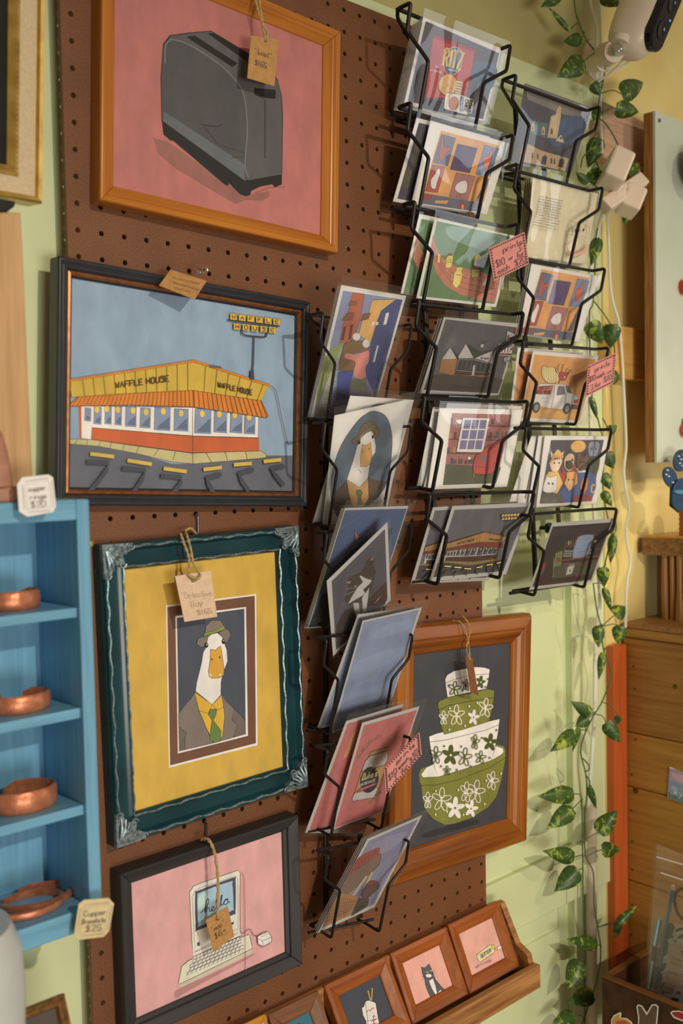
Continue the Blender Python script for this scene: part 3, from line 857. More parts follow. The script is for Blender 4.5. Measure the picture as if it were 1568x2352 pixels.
twist(t, [U(c((690, 470)), y=-0.030), U(c((660, 380)), y=-0.029), U(c((690, 220)), y=-0.026), U(c((640, 130)), y=-0.022), U(c((590, 105)), y=-0.010)], 0.0008)
twist(t, [U(c((690, 470)), y=-0.030), U(c((670, 300)), y=-0.028), U(c((625, 180)), y=-0.024), U(c((550, 155)), y=-0.012)], 0.0008)
steel = paint('steel_wire', '#6a6468', '#55505a', 200, 0.3, metal=0.9)
def hook(label, p):
    t = thing('peg_hook', label, 'hook', U(p[-1], y=-0.004))
    P = [U(p[0], y=0.004)] + [U(a, y=-0.004) for a in p]
    MB().tube(smooth_path(P, 5), 0.0011, 8).build('wire', steel, t, True)
hook('bent steel peg hook above the teal duck frame', [(449, 1181), (454, 1186), (455, 1205), (455, 1225)])
hook('bent steel peg hook between the teal frame and the computer painting', [(470, 1886), (474, 1892), (475, 1905), (473, 1920)])

# ================================================================ WIRE RACKS
wire = paint('black_coated_wire', '#1c1917', '#161311', 90, 0.38, spec=0.3)
YT, YB = -0.082, -0.050
TOPS = dict(
 A=([(742, 718), (747, 970), (751, 1225), (750, 1468), (753, 1722), (754, 1965)], [(945, 745), (944, 979), (946, 1209), (947, 1458), (943, 1695), (939, 1932)], 0.025, 0.0017),
 B=([(943, 6), (944, 236), (953, 463), (963, 689), (976, 911), (988, 1137)], [(1172, 104), (1178, 310), (1190, 515), (1202, 718), (1212, 922), (1227, 1130)], 0.040, 0.0024),
 C=([(1185, 172), (1189, 377), (1196, 582), (1203, 783), (1209, 982), (1221, 1184)], [(1377, 245), (1384, 431), (1389, 617), (1397, 799), (1404, 986), (1416, 1169)], 0.041, 0.0023))
RACK = dict(A='black wire rack of portrait prints, nearest the diner painting', B='black wire rack of landscape prints, middle of the three racks', C='black wire rack of landscape prints against the green wall by the corner')
def soft(P, r=0.004):
    """round the corners of a bent wire"""
    P = [Vector(p) for p in P]
    out = [P[0]]
    for i in range(1, len(P) - 1):
        a, b = P[i - 1] - P[i], P[i + 1] - P[i]
        ra, rb = min(r, a.length * 0.45), min(r, b.length * 0.45)
        p, q = P[i] + a.normalized() * ra, P[i] + b.normalized() * rb
        for k in range(5):
            t = k / 4
            out.append(p * (1 - t) ** 2 + P[i] * 2 * t * (1 - t) + q * t * t)
    return out + [P[-1]]
BASE = {}
SPINE = dict(A=((745, 740), (746, 2140)), B=((945, 60), (1002, 1340)), C=((1181, 230), (1228, 1330)))
def spine_x(key, z):
    p, q = (U(v, y=-0.013) for v in SPINE[key])
    return p.x + (q.x - p.x) * (z - p.z) / (q.z - p.z)
for key, (L, R, d, r) in TOPS.items():
    top = U(L[0], y=YT)
    rack = thing('wire_rack', RACK[key], 'rack', (U(L[5], y=YT) + U(R[5], y=YT)) / 2 + Vector((0, 0.05, -0.12)), 'wire print racks')
    sl, sr = [], []
    for i in range(6):
        a, b = U(L[i], y=YT), U(R[i], y=YT)
        nz = (U(L[i + 1], y=YT).z if i < 5 else a.z - 0.1165)
        h = a.z - nz
        hb = h - 0.004
        bk = Vector((0, 0.021, 0))
        def side(p, s):
            return [p + Vector((0, -0.0, 0)), p + Vector((0.001, 0.0075, -0.029)), p + Vector((0.003 + s * d, 0.0135, -0.029 - 0.022)), p + Vector((0.005 + s * d, YB - YT, -hb))]
        A_, B_ = side(a, 1), side(b, -1)
        back = 0.024
        path = [A_[3] + Vector((0, back, 0.003)), A_[3], A_[2], A_[1], A_[0], a + bk, b + bk, B_[0], B_[1], B_[2], B_[3], B_[3] + Vector((0, back, 0.003))]
        m = MB().tube(soft(path), r, 8)
        z = Vector((0, 0, 0.003))
        m.tube([A_[3] + Vector((-d * 0.55, back, 0)) + z, B_[3] + Vector((d * 0.55, back, 0)) + z], r, 8)
        m.tube([A_[3] + Vector((0, back, 0)) + z, A_[3] + Vector((0, 0.037, 0)) + z], r, 6)
        m.tube([B_[3] + Vector((0, back, 0)) + z, B_[3] + Vector((0, 0.037, 0)) + z], r, 6)
        m.build('pocket_wire', wire, rack, True)
        lp, rp = A_[3] + Vector((0, 0.037, 0.003)), B_[3] + Vector((0, 0.037, 0.003))
        sl.append(Vector((max(lp.x, spine_x(key, lp.z)), lp.y, lp.z))); sr.append(rp)
        MB().tube([lp, sl[-1]], r, 6).build('rung', wire, rack, True)
        if i == 0:
            q = a + Vector((d, 0.069, -0.006))
            sl.insert(0, Vector((spine_x(key, q.z), q.y, q.z))); sr.insert(0, b + Vector((-d, 0.069, 0)))
            MB().tube(soft([a + bk, a + bk + Vector((0.012, 0.012, -0.003)), sl[0]]), r, 6).build('top_brace', wire, rack, True)
        BASE[key, i] = A_[3].z
    for s in (sl, sr):
        MB().tube(smooth_path(s, 3), r * 1.15, 8).tube(smooth_path([p + Vector((0.006, 0.002, 0)) for p in s], 3), r, 8).build('spine', wire, rack, True)

# ================================================================ PRINTS
paper = paint('white_print_paper', '#ded6cc', '#d8cfc4', 90, 0.6)
cream = paint('cream_print_paper', '#d9caa8', '#d2c09c', 90, 0.6)
def print_plane(corners, y0, tilt=None):
    bl, br, tr, tl = corners
    a = U(bl, y=y0)
    if tilt is None:
        b = U(tl, x=a.x)
        tilt = math.degrees(math.atan2(-(b.y - a.y), b.z - a.z))
        tilt = max(5, min(24, tilt))
    t = math.radians(tilt)
    return a, Vector((0, -math.cos(t), -math.sin(t)))
def make_print(label, group, corners, y0, art=None, mat=None, tilt=None, sleeve=(0.003, 0.009, 0.010, 0.003), plane=None):
    """a sheet (bl, br, tr, tl pixels) in a clear sleeve; art draws on it"""
    o, n = plane or print_plane(corners, y0, tilt)
    c = [on_plane(p, o, n) for p in corners]
    t = thing('art_print', label, 'print', (c[0] + c[1]) / 2, group)
    sht = MB().prism([p - n * 0.0005 for p in c], n * 0.0005).build('sheet', mat or paper, t)
    if art:
        P = Pic(c[0] + n * 0.0001, n, c)
        P.par = sht
        P.soft = True
        art(P)
        P.build('picture', t, ink(0.5, 'printed_picture', 0.0))
    ux = (c[1] - c[0]).normalized(); uz = (c[3] - c[0]).normalized()
    l, r, tp, bt = sleeve
    n1 = n * 0.0016
    s = [c[0] - ux * l - uz * bt, c[1] + ux * r - uz * bt, c[2] + ux * r + uz * tp, c[3] - ux * l + uz * tp]
    # slightly bowed film in a 6 x 4 grid
    v, f = [], []
    for j in range(5):
        for i in range(7):
            a, b = i / 6, j / 4
            p = s[0] * (1 - a) * (1 - b) + s[1] * a * (1 - b) + s[2] * a * b + s[3] * (1 - a) * b
            v.append(p + n1 + n * 0.0009 * math.sin(3.1 * a + b * 2) * math.sin(3.14 * b))
    for j in range(4):
        for i in range(6):
            k = j * 7 + i
            f.append((k, k + 1, k + 8, k + 7))
    MB().add(v, f).build('clear_sleeve', sleeve_mat(), t, True)
    return t, c, n
def stack(what, group, corners, y0, n, step=0.0026, mat=None, dx=0.0):
    """further copies standing behind the front print"""
    ords = ['directly behind', 'second behind', 'third behind', 'fourth behind', 'fifth behind', 'sixth behind']
    pl0 = print_plane(corners, y0)
    src = None
    for k in range(n, 0, -1):
        o, nn = pl0
        o2 = o - nn * (step * k)
        c = [on_plane(p, o, nn) + Vector((dx * k, step * k * 1.05, -0.0004 * k)) for p in corners]
        t = thing('art_print', 'sleeved sheet %s the %s print, showing only its edge' % (ords[k - 1], what), 'print', (c[0] + c[1]) / 2, group)
        MB().prism([p - nn * 0.0005 for p in c], nn * 0.0005).build('sheet', mat or paper, t)
        ux = (c[1] - c[0]).normalized(); uz = (c[3] - c[0]).normalized()
        MB().add([c[0] - ux * 0.003 + nn * 0.0006, c[1] + ux * 0.008 + nn * 0.0006, c[2] + ux * 0.008 + uz * 0.004 + nn * 0.0006, c[3] - ux * 0.003 + uz * 0.004 + nn * 0.0006], [(0, 1, 2, 3)]).build('clear_sleeve', sleeve_mat(), t)
def C4(cn, s):
    return [CR[cn](p) for p in pts(s)]
GA, GB, GC = 'portrait prints in the near wire rack', 'landscape prints in the middle wire rack', 'landscape prints in the corner wire rack'
K = '#2c2826'

# ---- rack A, top to bottom
def art(P):
    P.use('a1')
    P.f('#7480a0', '437,112 990,195 860,680 700,1270 165,1280')
    P.f('#b24f2a', '525,130 635,145 605,330 560,500 500,600 400,600 430,440 480,330 505,220', 0, K, 3).f('#8a4a28', '505,205 570,215 560,250 480,250', 0, K, 3).f('#8a4a28', '470,320 540,315 520,385 420,390', 0, K, 3)
    P.f('#5c2f24', '440,450 465,445 440,570 415,575').f('#5c2f24', '505,430 530,425 510,560 485,570')
    P.f('#c99630', '705,200 930,190 790,300 690,600 580,520 600,440 620,370 670,330', 0, K, 3).f('#7a4a28', '620,330 695,318 670,375 595,395', 0, K, 3)
    P.f('#3f4a7c', '930,192 988,200 770,960 730,1100 640,880 690,620 740,420 790,300', 0).f('#384270', '850,500 900,520 770,960 720,900')
    P.f('#d6d2c8', '835,320 865,315 838,425 808,432').f('#d6d2c8', '705,400 730,402 720,440 700,435').f('#d6d2c8', '745,402 768,405 755,435 738,432').f('#b9c0d0', '750,625 768,620 730,775 710,778')
    P.f('#7c8936', '235,770 330,650 430,590 420,650 350,780 190,1190 172,1240').f('#93937f', '350,780 395,690 430,620 370,900 305,1285 165,1285')
    P.f('#6e6c94', '370,1000 500,960 680,1000 720,1180 600,1290 300,1290')
    P.f('#384488', '390,870 530,850 505,1000 465,1120 370,1130', 0, K, 3).f('#6d6b50', '515,920 600,935 650,915 655,1060 490,1045')
    P.f('#7c592d', '445,605 540,570 620,580 680,640 668,675 545,690 548,850 470,860 400,855 400,780', 0, K, 3)
    P.f('#cf7464', '462,695 560,705 672,672 668,780 640,825 645,905 595,932 530,895 548,775 455,740', 1)
    P.e('#cfd6cf', 558, 540, 36, 36).e('#cfd6cf', 648, 605, 32, 38)
    for k in range(8): P.l('#55584a', 3, [(200 + k * 22, 1225 - k * 55), (330 + k * 8, 1235 - k * 55)])
cor = [(713.3, 958), (851, 966), (932.8, 679.5), (783.6, 654.8)]
make_print('town lane print with orange and blue houses', GA, cor, -0.028, art)
stack('town lane', GA, cor, -0.028, 2)

def art(P):
    P.use('a1')
    P.f('#4a6070', '740,1235 840,1290 890,1450 885,1650 850,1880 780,2010 700,2090 600,2150 480,2200 400,2230 345,2130 320,1990 340,1780 420,1550 560,1340 660,1255', 1, K, 4)
    P.f('#5a4332', '470,1880 360,2000 345,2130 400,2230 600,2150 780,2010 830,1890 720,1880 670,1850', 0, K, 3).l(K, 3, '750,1890 770,1960 735,2010 760,2040')
    P.f('#c08a30', '470,1870 590,1945 668,1855 675,2050 620,2130 520,2120 490,2000', 0, K, 3).f('#5c6b3a', '560,1970 600,1965 615,1990 600,2040 622,2100 565,2110 575,2040 555,1995', 0, K, 3)
    P.f('#dcd6cf', '600,1480 690,1410 720,1440 742,1560 735,1620 700,1670 680,1760 666,1858 590,1945 470,1872 500,1780 530,1690 572,1540', 0, K, 3)
    P.f('#c28a30', '612,1545 650,1553 692,1520 705,1640 690,1722 650,1752 595,1752 598,1660', 0, K, 3).e('#6a4a16', 618, 1612, 5, 8).e('#6a4a16', 680, 1585, 5, 9)
    P.f('#6b5236', '512,1510 545,1480 575,1465 600,1380 650,1330 720,1325 745,1380 778,1410 768,1465 735,1492 705,1415 640,1440 600,1470 590,1540 540,1548', 0, K, 3).f('#6b6b35', '588,1462 650,1420 725,1365 745,1382 680,1420 595,1482')
    P.e('#1c1a1a', 582, 1525, 16, 18).e('#1c1a1a', 712, 1472, 10, 16).l(K, 3, '570,1775 590,1785 600,1800 605,1815')
cor2 = C4('a1', '155,2272 800,2260 1095,1130 505,1090')
make_print('white sheet standing straight behind the oval duck print', GA, cor2, -0.026, lambda P: P.use('a1').f('#4a4038', '690,1195 740,1168 830,1165 780,1180', 1), tilt=20)
cor = C4('a1', '245,2300 830,2240 1040,1125 358,1275')
make_print('duck in hat print, blue oval on white, leaning left', GA, cor, -0.034, art, tilt=20)

def art(P):
    P.use('a2')
    P.f('#46628a', '457,170 1030,155 690,1215 115,1262')
    P.f('#3a4754', '400,680 460,560 535,450 540,350 600,420 720,400 900,330 780,800 300,900', 0).f('#c8776a', '545,360 582,412 575,452 555,442')
    P.f('#2b2f37', '240,950 420,880 300,1240 115,1262')
cor = C4('a2', '105,1270 695,1230 1045,130 455,150')
make_print('dark cat on blue print, upright behind the crooked cat print', GA, cor, -0.028, art)
stack('blue cat', GA, cor, -0.028, 2)
def art(P):
    P.use('a2')
    P.f('#56525f', '330,832 826,345 850,985 800,1110 370,1470')
    P.f('#4d352a', '690,980 840,830 845,1010 730,1120 640,1130 660,1010').f('#c8776a', '720,1050 785,960 768,1005')
    P.f('#4a3628', '470,830 500,790 600,745 640,690 660,640 722,578 722,680 742,745 700,900 650,1010 560,1060 480,1055 445,1000 490,900', 0)
    P.f('#3c2c22', '370,1250 450,1100 560,1060 700,1130 560,1300 380,1440')
    P.f('#cfcac4', '588,785 600,775 640,800 705,822 690,850 625,910 645,950 560,1000 480,1045 530,950 575,880 620,840', 0, K, 3).f('#cfcac4', '528,1035 582,1030 592,1130 600,1180 560,1180').f('#cfcac4', '612,985 680,890 652,1110 622,1125')
    P.f('#c8776a', '458,835 512,830 492,858').f('#c8776a', '690,640 722,580 710,635').f('#a89a38', '535,880 560,860 555,890')
    for q in ('600,880 700,800', '590,890 460,900', '590,900 450,960'): P.l('#cfcac4', 2, q)
make_print('brown and white cat print tipped onto its corner', GA, C4('a2', '345,1530 880,1010 850,280 285,830'), -0.046, art, tilt=20, sleeve=(0.002, 0.004, 0.003, 0.002))

def art(P):
    P.use('a2')
    P.f('#8797b2', '630,1215 1140,1098 865,1990 840,2050 345,2225')
    for q in ('760,1270 1060,1190 1020,1290 740,1360', '600,1560 1000,1440 960,1560 560,1690'): P.f('#8f9fb8', q, 1)
    for q in ('520,1760 880,1650 850,1760 470,1880', '470,1950 850,1850 830,1990 420,2120'): P.f('#8090ac', q, 1)
cor2 = C4('a2', '195,2205 830,2090 1120,1072 575,1140')
make_print('plain blue sheet just behind the loose blue painted print', GA, cor2, -0.026, lambda P: P.use('a2').f('#8797b2', '590,1165 1100,1100 840,2060 230,2180'), tilt=22)
cor = C4('a2', '320,2252 850,2060 1170,1075 620,1200')
make_print('brushy plain blue print leaning over the bowls frame', GA, cor, -0.034, art, tilt=22)

def art(P):
    P.use('a3')
    P.f('#d0645f', '610,340 1085,200 788,1098 345,1262')
    P.l('#7a5a3a', 5, '548,645 590,590 640,530 690,480 745,432', 1).l('#7a5a3a', 5, '655,1055 690,1000 760,940', 1)
    for x, y, r in ((565, 610, -30), (600, 560, -40), (640, 510, -45), (690, 470, -35), (735, 440, -40), (600, 545, -80), (655, 495, -80), (665, 1030, -40), (710, 985, -50), (745, 945, -40)): P.e('#a8765a', x, y, 22, 8, r, '#6a4a30', 2)
    P.f('#d8cab2', '660,615 815,568 828,600 818,650 790,700 745,880 700,985 510,1018 500,995 530,930 590,740 620,660', 0, K, 4)
    P.f('#c19433', '668,575 832,528 828,562 650,615', 0, K, 3)
    for k in range(9): P.l('#6a4a16', 3, [(668 + k * 18, 575 - k * 5), (660 + k * 19, 610 - k * 5)])
    P.f('#c9963a', '582,752 802,688 745,892 525,948', 0, K, 3).e('#2f2c30', 655, 825, 82, 120, 15)
    P.t('#ddb545', 11, "Duke's", (588, 832), (722, 788), (608, 768)).t('#e0d6c8', 5, 'MAYONNAISE', (572, 884), (705, 838), (580, 856))
    P.f('#b52f48', '533,938 560,905 720,840 715,868 560,935').l('#e8b8bc', 4, '562,918 600,900 640,888 700,862')
def art2(P):
    P.use('a3')
    P.f('#d0625f', '465,322 950,185 700,1270 120,1275').f('#d79b3d', '425,630 470,520 510,420 560,330 545,420 520,500 470,600', 1).f('#cf6a3a', '450,1250 540,1220 640,1180 590,1290 460,1300', 1).f('#d98a3c', '490,760 540,620 560,540 550,680 520,740', 1)
cor2 = C4('a3', '80,1306 610,1312 965,145 450,300')
make_print('pink print with orange flames half hidden behind the mayonnaise print', GA, cor2, -0.026, art2, tilt=20)
cor = C4('a3', '320,1282 790,1108 1110,165 595,315')
make_print('mayonnaise jar print on rose pink', GA, cor, -0.034, art, tilt=20)

def art(P):
    P.use('a3')
    P.f('#8b87a2', '655,1378 1095,1185 700,1945 228,2165').f('#9c93a8', '700,1400 1000,1290 900,1420 720,1500', 1)
    P.f('#8c6750', '392,1790 430,1720 520,1650 640,1570 752,1490 758,1545 730,1610 640,1690 580,1740 520,1810 450,1850 390,1840', 1, K, 3)
    P.f('#b03a34', '432,1705 480,1610 560,1530 640,1480 745,1437 738,1492 650,1560 560,1620 445,1712', 1)
    for k in range(9): P.l('#7c2420', 4, [(470 + k * 30, 1625 - k * 20), (480 + k * 28, 1675 - k * 22)])
    P.f('#b5762f', '325,1845 400,1850 480,1850 560,1885 520,1980 480,2050 235,2155')
    for k in range(12): P.l('#8a5520', 3, [(270 + k * 22, 2120 - k * 12), (340 + k * 18, 1860 + k * 4)])
    for k in range(6): P.l('#8a5520', 3, [(300 - k * 8, 1950 + k * 30), (530 - k * 12, 1920 + k * 22)])
    P.l('#cdb268', 18, '630,1690 575,1770 510,1865').l('#cdb268', 18, '682,1655 640,1740 590,1835').f('#6a5fa0', '545,1870 610,1760 590,1840 570,1890')
    P.f('#6b3f3c', '575,1855 610,1790 650,1742 700,1735 745,1752 738,1800 690,1850 620,1905', 1).f('#8f3034', '640,1760 690,1732 740,1745 700,1765', 1).f('#4c4636', '560,1890 655,1895 640,1965 490,2055')
cor = C4('a3', '195,2207 705,1975 1135,1145 640,1362')
make_print('red capped sandwich print, bottom pocket of the near rack', GA, cor, -0.032, art)
stack('red capped sandwich', GA, cor, -0.032, 3)

# ---- rack B
def art(P):
    P.use('b1')
    P.f('#55505a', '460,190 1122,480 978,1072 298,910').f('#4a6078', '900,560 1095,600 1050,800 880,720', 1).f('#3b3a48', '440,890 560,900 980,1010 975,1070 430,990')
    P.f('#b8333d', '530,310 905,440 880,600 825,890 455,880 480,640 500,480', 0, '#6a1c24', 4).f('#a02430', '530,310 905,440 900,470 525,345')
    P.e('#46659a', 705, 550, 82, 128, 12, '#d8b24a', 6).t('#d9a93f', 22, 'RITZ', (612, 590), (775, 628), (640, 436)).t('#c8b8a0', 4, 'CRACKERS', (660, 632), (745, 648), (662, 618))
    P.t('#e0c8c0', 4, 'the', (540, 605), (575, 612), (545, 585)).t('#e0c8c0', 4, 'original', (498, 635), (600, 658), (502, 615))
    P.e('#cc9b55', 655, 762, 82, 98, 8, '#7a4f24', 3)
    for x, y in ((630, 720), (680, 730), (655, 770), (620, 790), (685, 800)): P.e('#8a5f2c', x, y, 4, 5)
    for k in range(5): P.f('#d8b478', [(735 - k * 3, 725 + k * 24), (790 - k * 4, 740 + k * 24), (785 - k * 4, 756 + k * 24), (728 - k * 3, 742 + k * 24)], 0, '#7a4f24', 2)
    P.f('#e0d6cc', '640,832 770,850 880,890 888,930 872,1012 850,1042 618,980 628,880', 0, K, 4).e('#b8623a', 705, 930, 44, 62, 10, '#7a3a20', 3).e(None, 682, 880, 20, 30, 0, '#b85048', 3).f('#5a76a5', '768,862 798,876 786,1005 758,1000')
    P.t('#4a3a34', 8, 'CHEE', (812, 896), (796, 1000), (838, 900)).t('#4a3a34', 8, 'TOAST', (848, 892), (826, 1035), (874, 900)).t('#d8d2e0', 4, 'American', (776, 880), (766, 985), (790, 882))
cor = C4('b1', '265,940 990,1092 1155,440 440,155')
make_print('red cracker bag print, top pocket of the middle rack', GB, cor, -0.034, art)
stack('red cracker bag', GB, cor, -0.034, 6, 0.0027)

def art_sq(P):
    P.f('#cc8b39', '597,1175 1118,1310 960,1900 415,1805')
    P.f('#5b6480', '600,1205 730,1245 655,1495 525,1465', 0, K, 3).f('#b3482f', '602,1232 618,1238 622,1300 645,1330 680,1320 682,1355 645,1375 610,1445 585,1435 580,1380 592,1320', 1, K, 3)
    P.f('#544069', '745,1295 925,1335 855,1557 680,1525', 0, K, 3).f('#6a80a0', '990,1305 1116,1340 1040,1582 910,1570', 0, K, 3)
    P.f('#cc5a30', '975,1425 1000,1400 1020,1410 1048,1345 1062,1350 1048,1440 1040,1480 1000,1545 980,1500', 1, K, 3)
    P.f('#a83a34', '520,1482 635,1500 565,1735 455,1720', 0, K, 3).f('#e0d8cc', '570,1515 590,1540 580,1590 560,1650 545,1700 510,1690 505,1620 540,1570', 1, K, 3)
    P.f('#a2605e', '735,1555 905,1590 835,1802 670,1770', 0, K, 3).f('#e0d8cc', '800,1625 830,1640 832,1690 815,1735 760,1738 720,1700 745,1650', 1, K, 3).l(K, 3, '745,1740 735,1780').l(K, 3, '770,1742 765,1782')
    P.f('#55504a', '1010,1600 1030,1610 960,1820 905,1815').f('#5a6070', '430,1735 970,1830 950,1910 405,1830')
    P.f('#9c2f30', '415,1745 520,1755 505,1800 405,1800').f('#cf8f34', '545,1805 665,1805 645,1835 540,1828').f('#a83034', '745,1870 775,1810 800,1815 825,1880').f('#cf8f34', '780,1840 800,1842 800,1885 780,1880')
cor2 = C4('b1', '165,1815 830,1920 1040,1230 380,1060')
make_print('dark toned print peeking out left of the chicken squares print, middle rack', GB, cor2, -0.026, lambda P: P.use('b1').f('#40394a', '400,1105 1020,1250 820,1900 205,1788').f('#4d4538', '390,1250 440,1260 300,1700 240,1690'), tilt=21)
cor = C4('b1', '330,1832 1010,1930 1210,1290 505,1085')
make_print('orange print of chicken squares, second pocket of the middle rack', GB, cor, -0.034, lambda P: art_sq(P.use('b1')), tilt=21)
def art(P, dx=0, s=1):
    P.use('b2')
    P.f('#4f7a46', '562,265 1218,408 1078,1012 405,942').f('#6d9480', '690,310 1180,415 1120,560 700,430', 1)
    P.f('#b4654b', '525,380 545,480 600,590 740,680 960,722 1130,790 1085,1000 960,985 780,930 640,850 560,740 495,560', 0)
    for k in range(3): P.l('#5a3a2c', 3, [(515 + k * 8, 470 + k * 60), (600 + k * 20, 640 + k * 55), (760, 760 + k * 50), (1110 - k * 10, 830 + k * 50)], 1)
    Y = '#cfb43a'
    for q in ('700,832 715,740 740,702 782,705 788,760 770,830 735,872', '635,685 645,600 660,575 705,575 705,610 690,685', '893,618 905,580 935,558 965,592 955,670 890,668', '872,700 948,702 930,768 872,770', '560,640 570,562 595,562 585,640'): P.f(Y, q, 0, '#6a5a1c', 3)
    P.f('#8f3058', '915,618 960,610 955,650 912,655').f('#8f3058', '880,672 955,668 955,692 878,695').f('#cfb43a', '735,680 790,680 785,710 735,708', 0, '#6a5a1c', 3).f('#6a5a30', '655,555 708,552 705,575 660,575')
    P.l('#6a4a1c', 4, '648,620 670,610 690,622').l('#6a4a1c', 4, '648,640 670,632 692,642').l('#6a4a1c', 4, '728,752 750,745 776,756')
    for q in ('700,745 690,780 715,800', '782,745 800,750', '640,610 620,640', '955,640 1005,605', '865,735 835,775', '890,770 905,800 885,830', '720,860 700,850', '750,865 745,885', '655,690 650,710'): P.l('#b9b0a8', 4, q)
cor2 = C4('b2', '235,917 900,1020 1130,370 405,198')
make_print('green running track sheet a little left of the mustard race print', GB, cor2, -0.026, lambda P: P.use('b2').f('#4f7a46', '420,245 1080,380 900,1000 258,920').f('#b4654b', '385,395 420,520 500,640 480,800 400,720 345,590').f('#cfb43a', '422,545 445,540 440,630 418,630'), tilt=18)
cor = C4('b2', '375,960 1092,1040 1272,400 540,245')
make_print('mustard bottles running a race print on green', GB, cor, -0.034, art, tilt=18)
def art(P):
    P.use('b2')
    P.f('#625f63', '640,1150 1278,1222 1110,1818 440,1786').f('#55493f', '500,1650 700,1645 1030,1665 1155,1690 1110,1818 440,1786')
    P.f('#8f2f34', '1262,1222 1280,1225 1265,1280 1245,1275')
    P.f('#3c4a30', '680,1400 755,1480 820,1365 870,1395 940,1440 1062,1428 1058,1550 900,1500 740,1510', 0, K, 3)
    P.f('#b8772c', '600,1508 745,1508 715,1652 580,1630', 0, K, 3).f('#d9cfb8', '598,1512 680,1400 740,1508', 0, K, 4).f('#d9cfb8', '750,1485 820,1365 892,1500 760,1505', 0, K, 4).f('#d9cfb8', '895,1500 1062,1430 1058,1548', 0, K, 4)
    P.f('#3f4440', '760,1512 890,1515 1045,1550 1020,1632 735,1610', 0, '#d9cfb8', 4)
    for k in range(6): P.l('#8a8a84', 3, [(790 + k * 42, 1520 + k * 5), (775 + k * 42, 1612 + k * 3)])
    P.f('#5f352a', '732,1612 1030,1632 1032,1662 720,1652').f('#d9cfb8', '885,1560 905,1562 895,1660 868,1658', 0, K, 3).f('#a87a30', '700,1652 1035,1655 1000,1668 580,1640')
    P.t('#a03038', 5, 'Krispy', (955, 1508), (1025, 1505), (956, 1490)).f('#d9cfb8', '945,1395 955,1368 985,1378 970,1410', 0, K, 3).l(K, 4, '960,1345 975,1362 1010,1345')
    P.f('#d9cfb8', '1190,1250 1275,1290 1248,1368 1180,1352', 0, K, 3).t('#8f2f34', 8, 'Krispy', (1192, 1335), (1262, 1325), (1198, 1290)).f('#8f2f34', '1117,1368 1245,1398 1222,1475 1105,1470', 0, '#d9cfb8', 6).t('#e0d8cc', 9, 'DOUG', (1130, 1450), (1222, 1452), (1138, 1400)).f('#d9cfb8', '1160,1492 1215,1495 1205,1532 1160,1530', 0, K, 3).t(K, 6, 'CO', (1168, 1522), (1202, 1524), (1170, 1502))
cor = C4('b2', '405,1816 1115,1832 1320,1190 625,1130')
make_print('gabled doughnut shop print under a grey sky', GB, cor, -0.034, art)
stack('doughnut shop', GB, cor, -0.034, 2, 0.0042)
def art(P):
    P.use('b3')
    P.f('#9c5651', '600,300 1196,315 1040,1002 508,1020').f('#4d5239', '540,810 1090,840 1040,1002 508,1020')
    for y in (420, 560, 700): P.l('#5a4038', 14, [(600 - (y - 300) * 0.13, y), (1170 - (y - 300) * 0.22, y + 12)])
    random.seed(3)
    for y in (415, 555, 695, 805):
        x = 600 - (y - 300) * 0.13
        while x < 1160 - (y - 300) * 0.22:
            w_ = random.randint(14, 40); h = random.randint(30, 70)
            if random.random() < 0.75: P.f(random.choice(['#4a4a52', '#5a4a48', '#6a3838', '#50605a', '#a8762c', '#7a3a3a', '#3f4a50']), [(x, y), (x + w_, y), (x + w_ + 4, y - h), (x + 4, y - h)])
            x += w_ + random.randint(2, 30)
    P.f('#ddd3c6', '705,345 972,350 905,692 640,687', 0, K, 3)
    for r in range(3):
        for k in range(3):
            x, y = 722 + k * 78 - r * 20, 368 + r * 102
            P.f('#6d678a', [(x, y), (x + 66, y), (x + 50, y + 88), (x - 14, y + 88)], 0, '#8a8478', 2)
    P.f('#b13131', '825,740 890,690 950,630 1035,590 1095,560 1085,660 1050,790 1010,880 940,912 812,890', 1, '#5a1818', 4).e('#6a5f68', 912, 760, 34, 30).l('#7a2020', 4, '830,830 980,850 1030,780')
    for q in ('815,890 808,940', '945,910 932,960', '1022,850 1022,885'): P.l('#b06a2c', 8, q)
    P.e('#ddd3c6', 765, 750, 16, 15).f('#ddd3c6', '635,370 690,365 680,405 650,400', 1)
cor3 = C4('b3', '245,1062 1080,1045 1240,235 410,240')
make_print('white sheet offset to the left behind the red armchair print', GB, cor3, -0.024, tilt=9)
make_print('white sheet standing taller behind the red armchair print', GB, C4('b3', '310,1062 1110,1040 1300,230 555,198'), -0.029, tilt=9)
make_print('red armchair and white window print', GB, C4('b3', '355,1065 1150,1036 1310,265 475,250'), -0.034, art, tilt=9)
WPAL = ('#6f6a70', '#4f4a48', '#c08a2c', '#9c3034', '#5f3024', '#d6cdbc', '#3f4446', '#a8863c')
WSRC = '155,165 1405,345 1380,1355 130,1360'
def artw(dst):
    def q(P):
        P.hmap('waf', WSRC, 'b3', dst)
        art_waffle(P, WPAL)
    return q
def bordered(dst):
    f = artw(dst)
    def q(P):
        cl = P.clip
        P.use('b3')
        P.clip = [P.P(p) for p in pts(dst)]
        a = sum(P.clip[i][0] * P.clip[(i + 1) % 4][1] - P.clip[(i + 1) % 4][0] * P.clip[i][1] for i in range(4))
        if a < 0: P.clip.reverse()
        f(P)
        P.clip = cl
    return q
make_print('yellow roofed diner print on the left, lowest pocket of the middle rack', GB, C4('b3', '185,2010 965,1975 1262,1182 410,1243'), -0.026, bordered('430,1276 1235,1218 940,1945 232,1966'), tilt=21)
make_print('yellow roofed diner print in front, lowest pocket of the middle rack', GB, C4('b3', '370,1986 1140,1912 1392,1195 605,1230'), -0.034, bordered('625,1268 1355,1236 1112,1880 412,1942'), tilt=21)

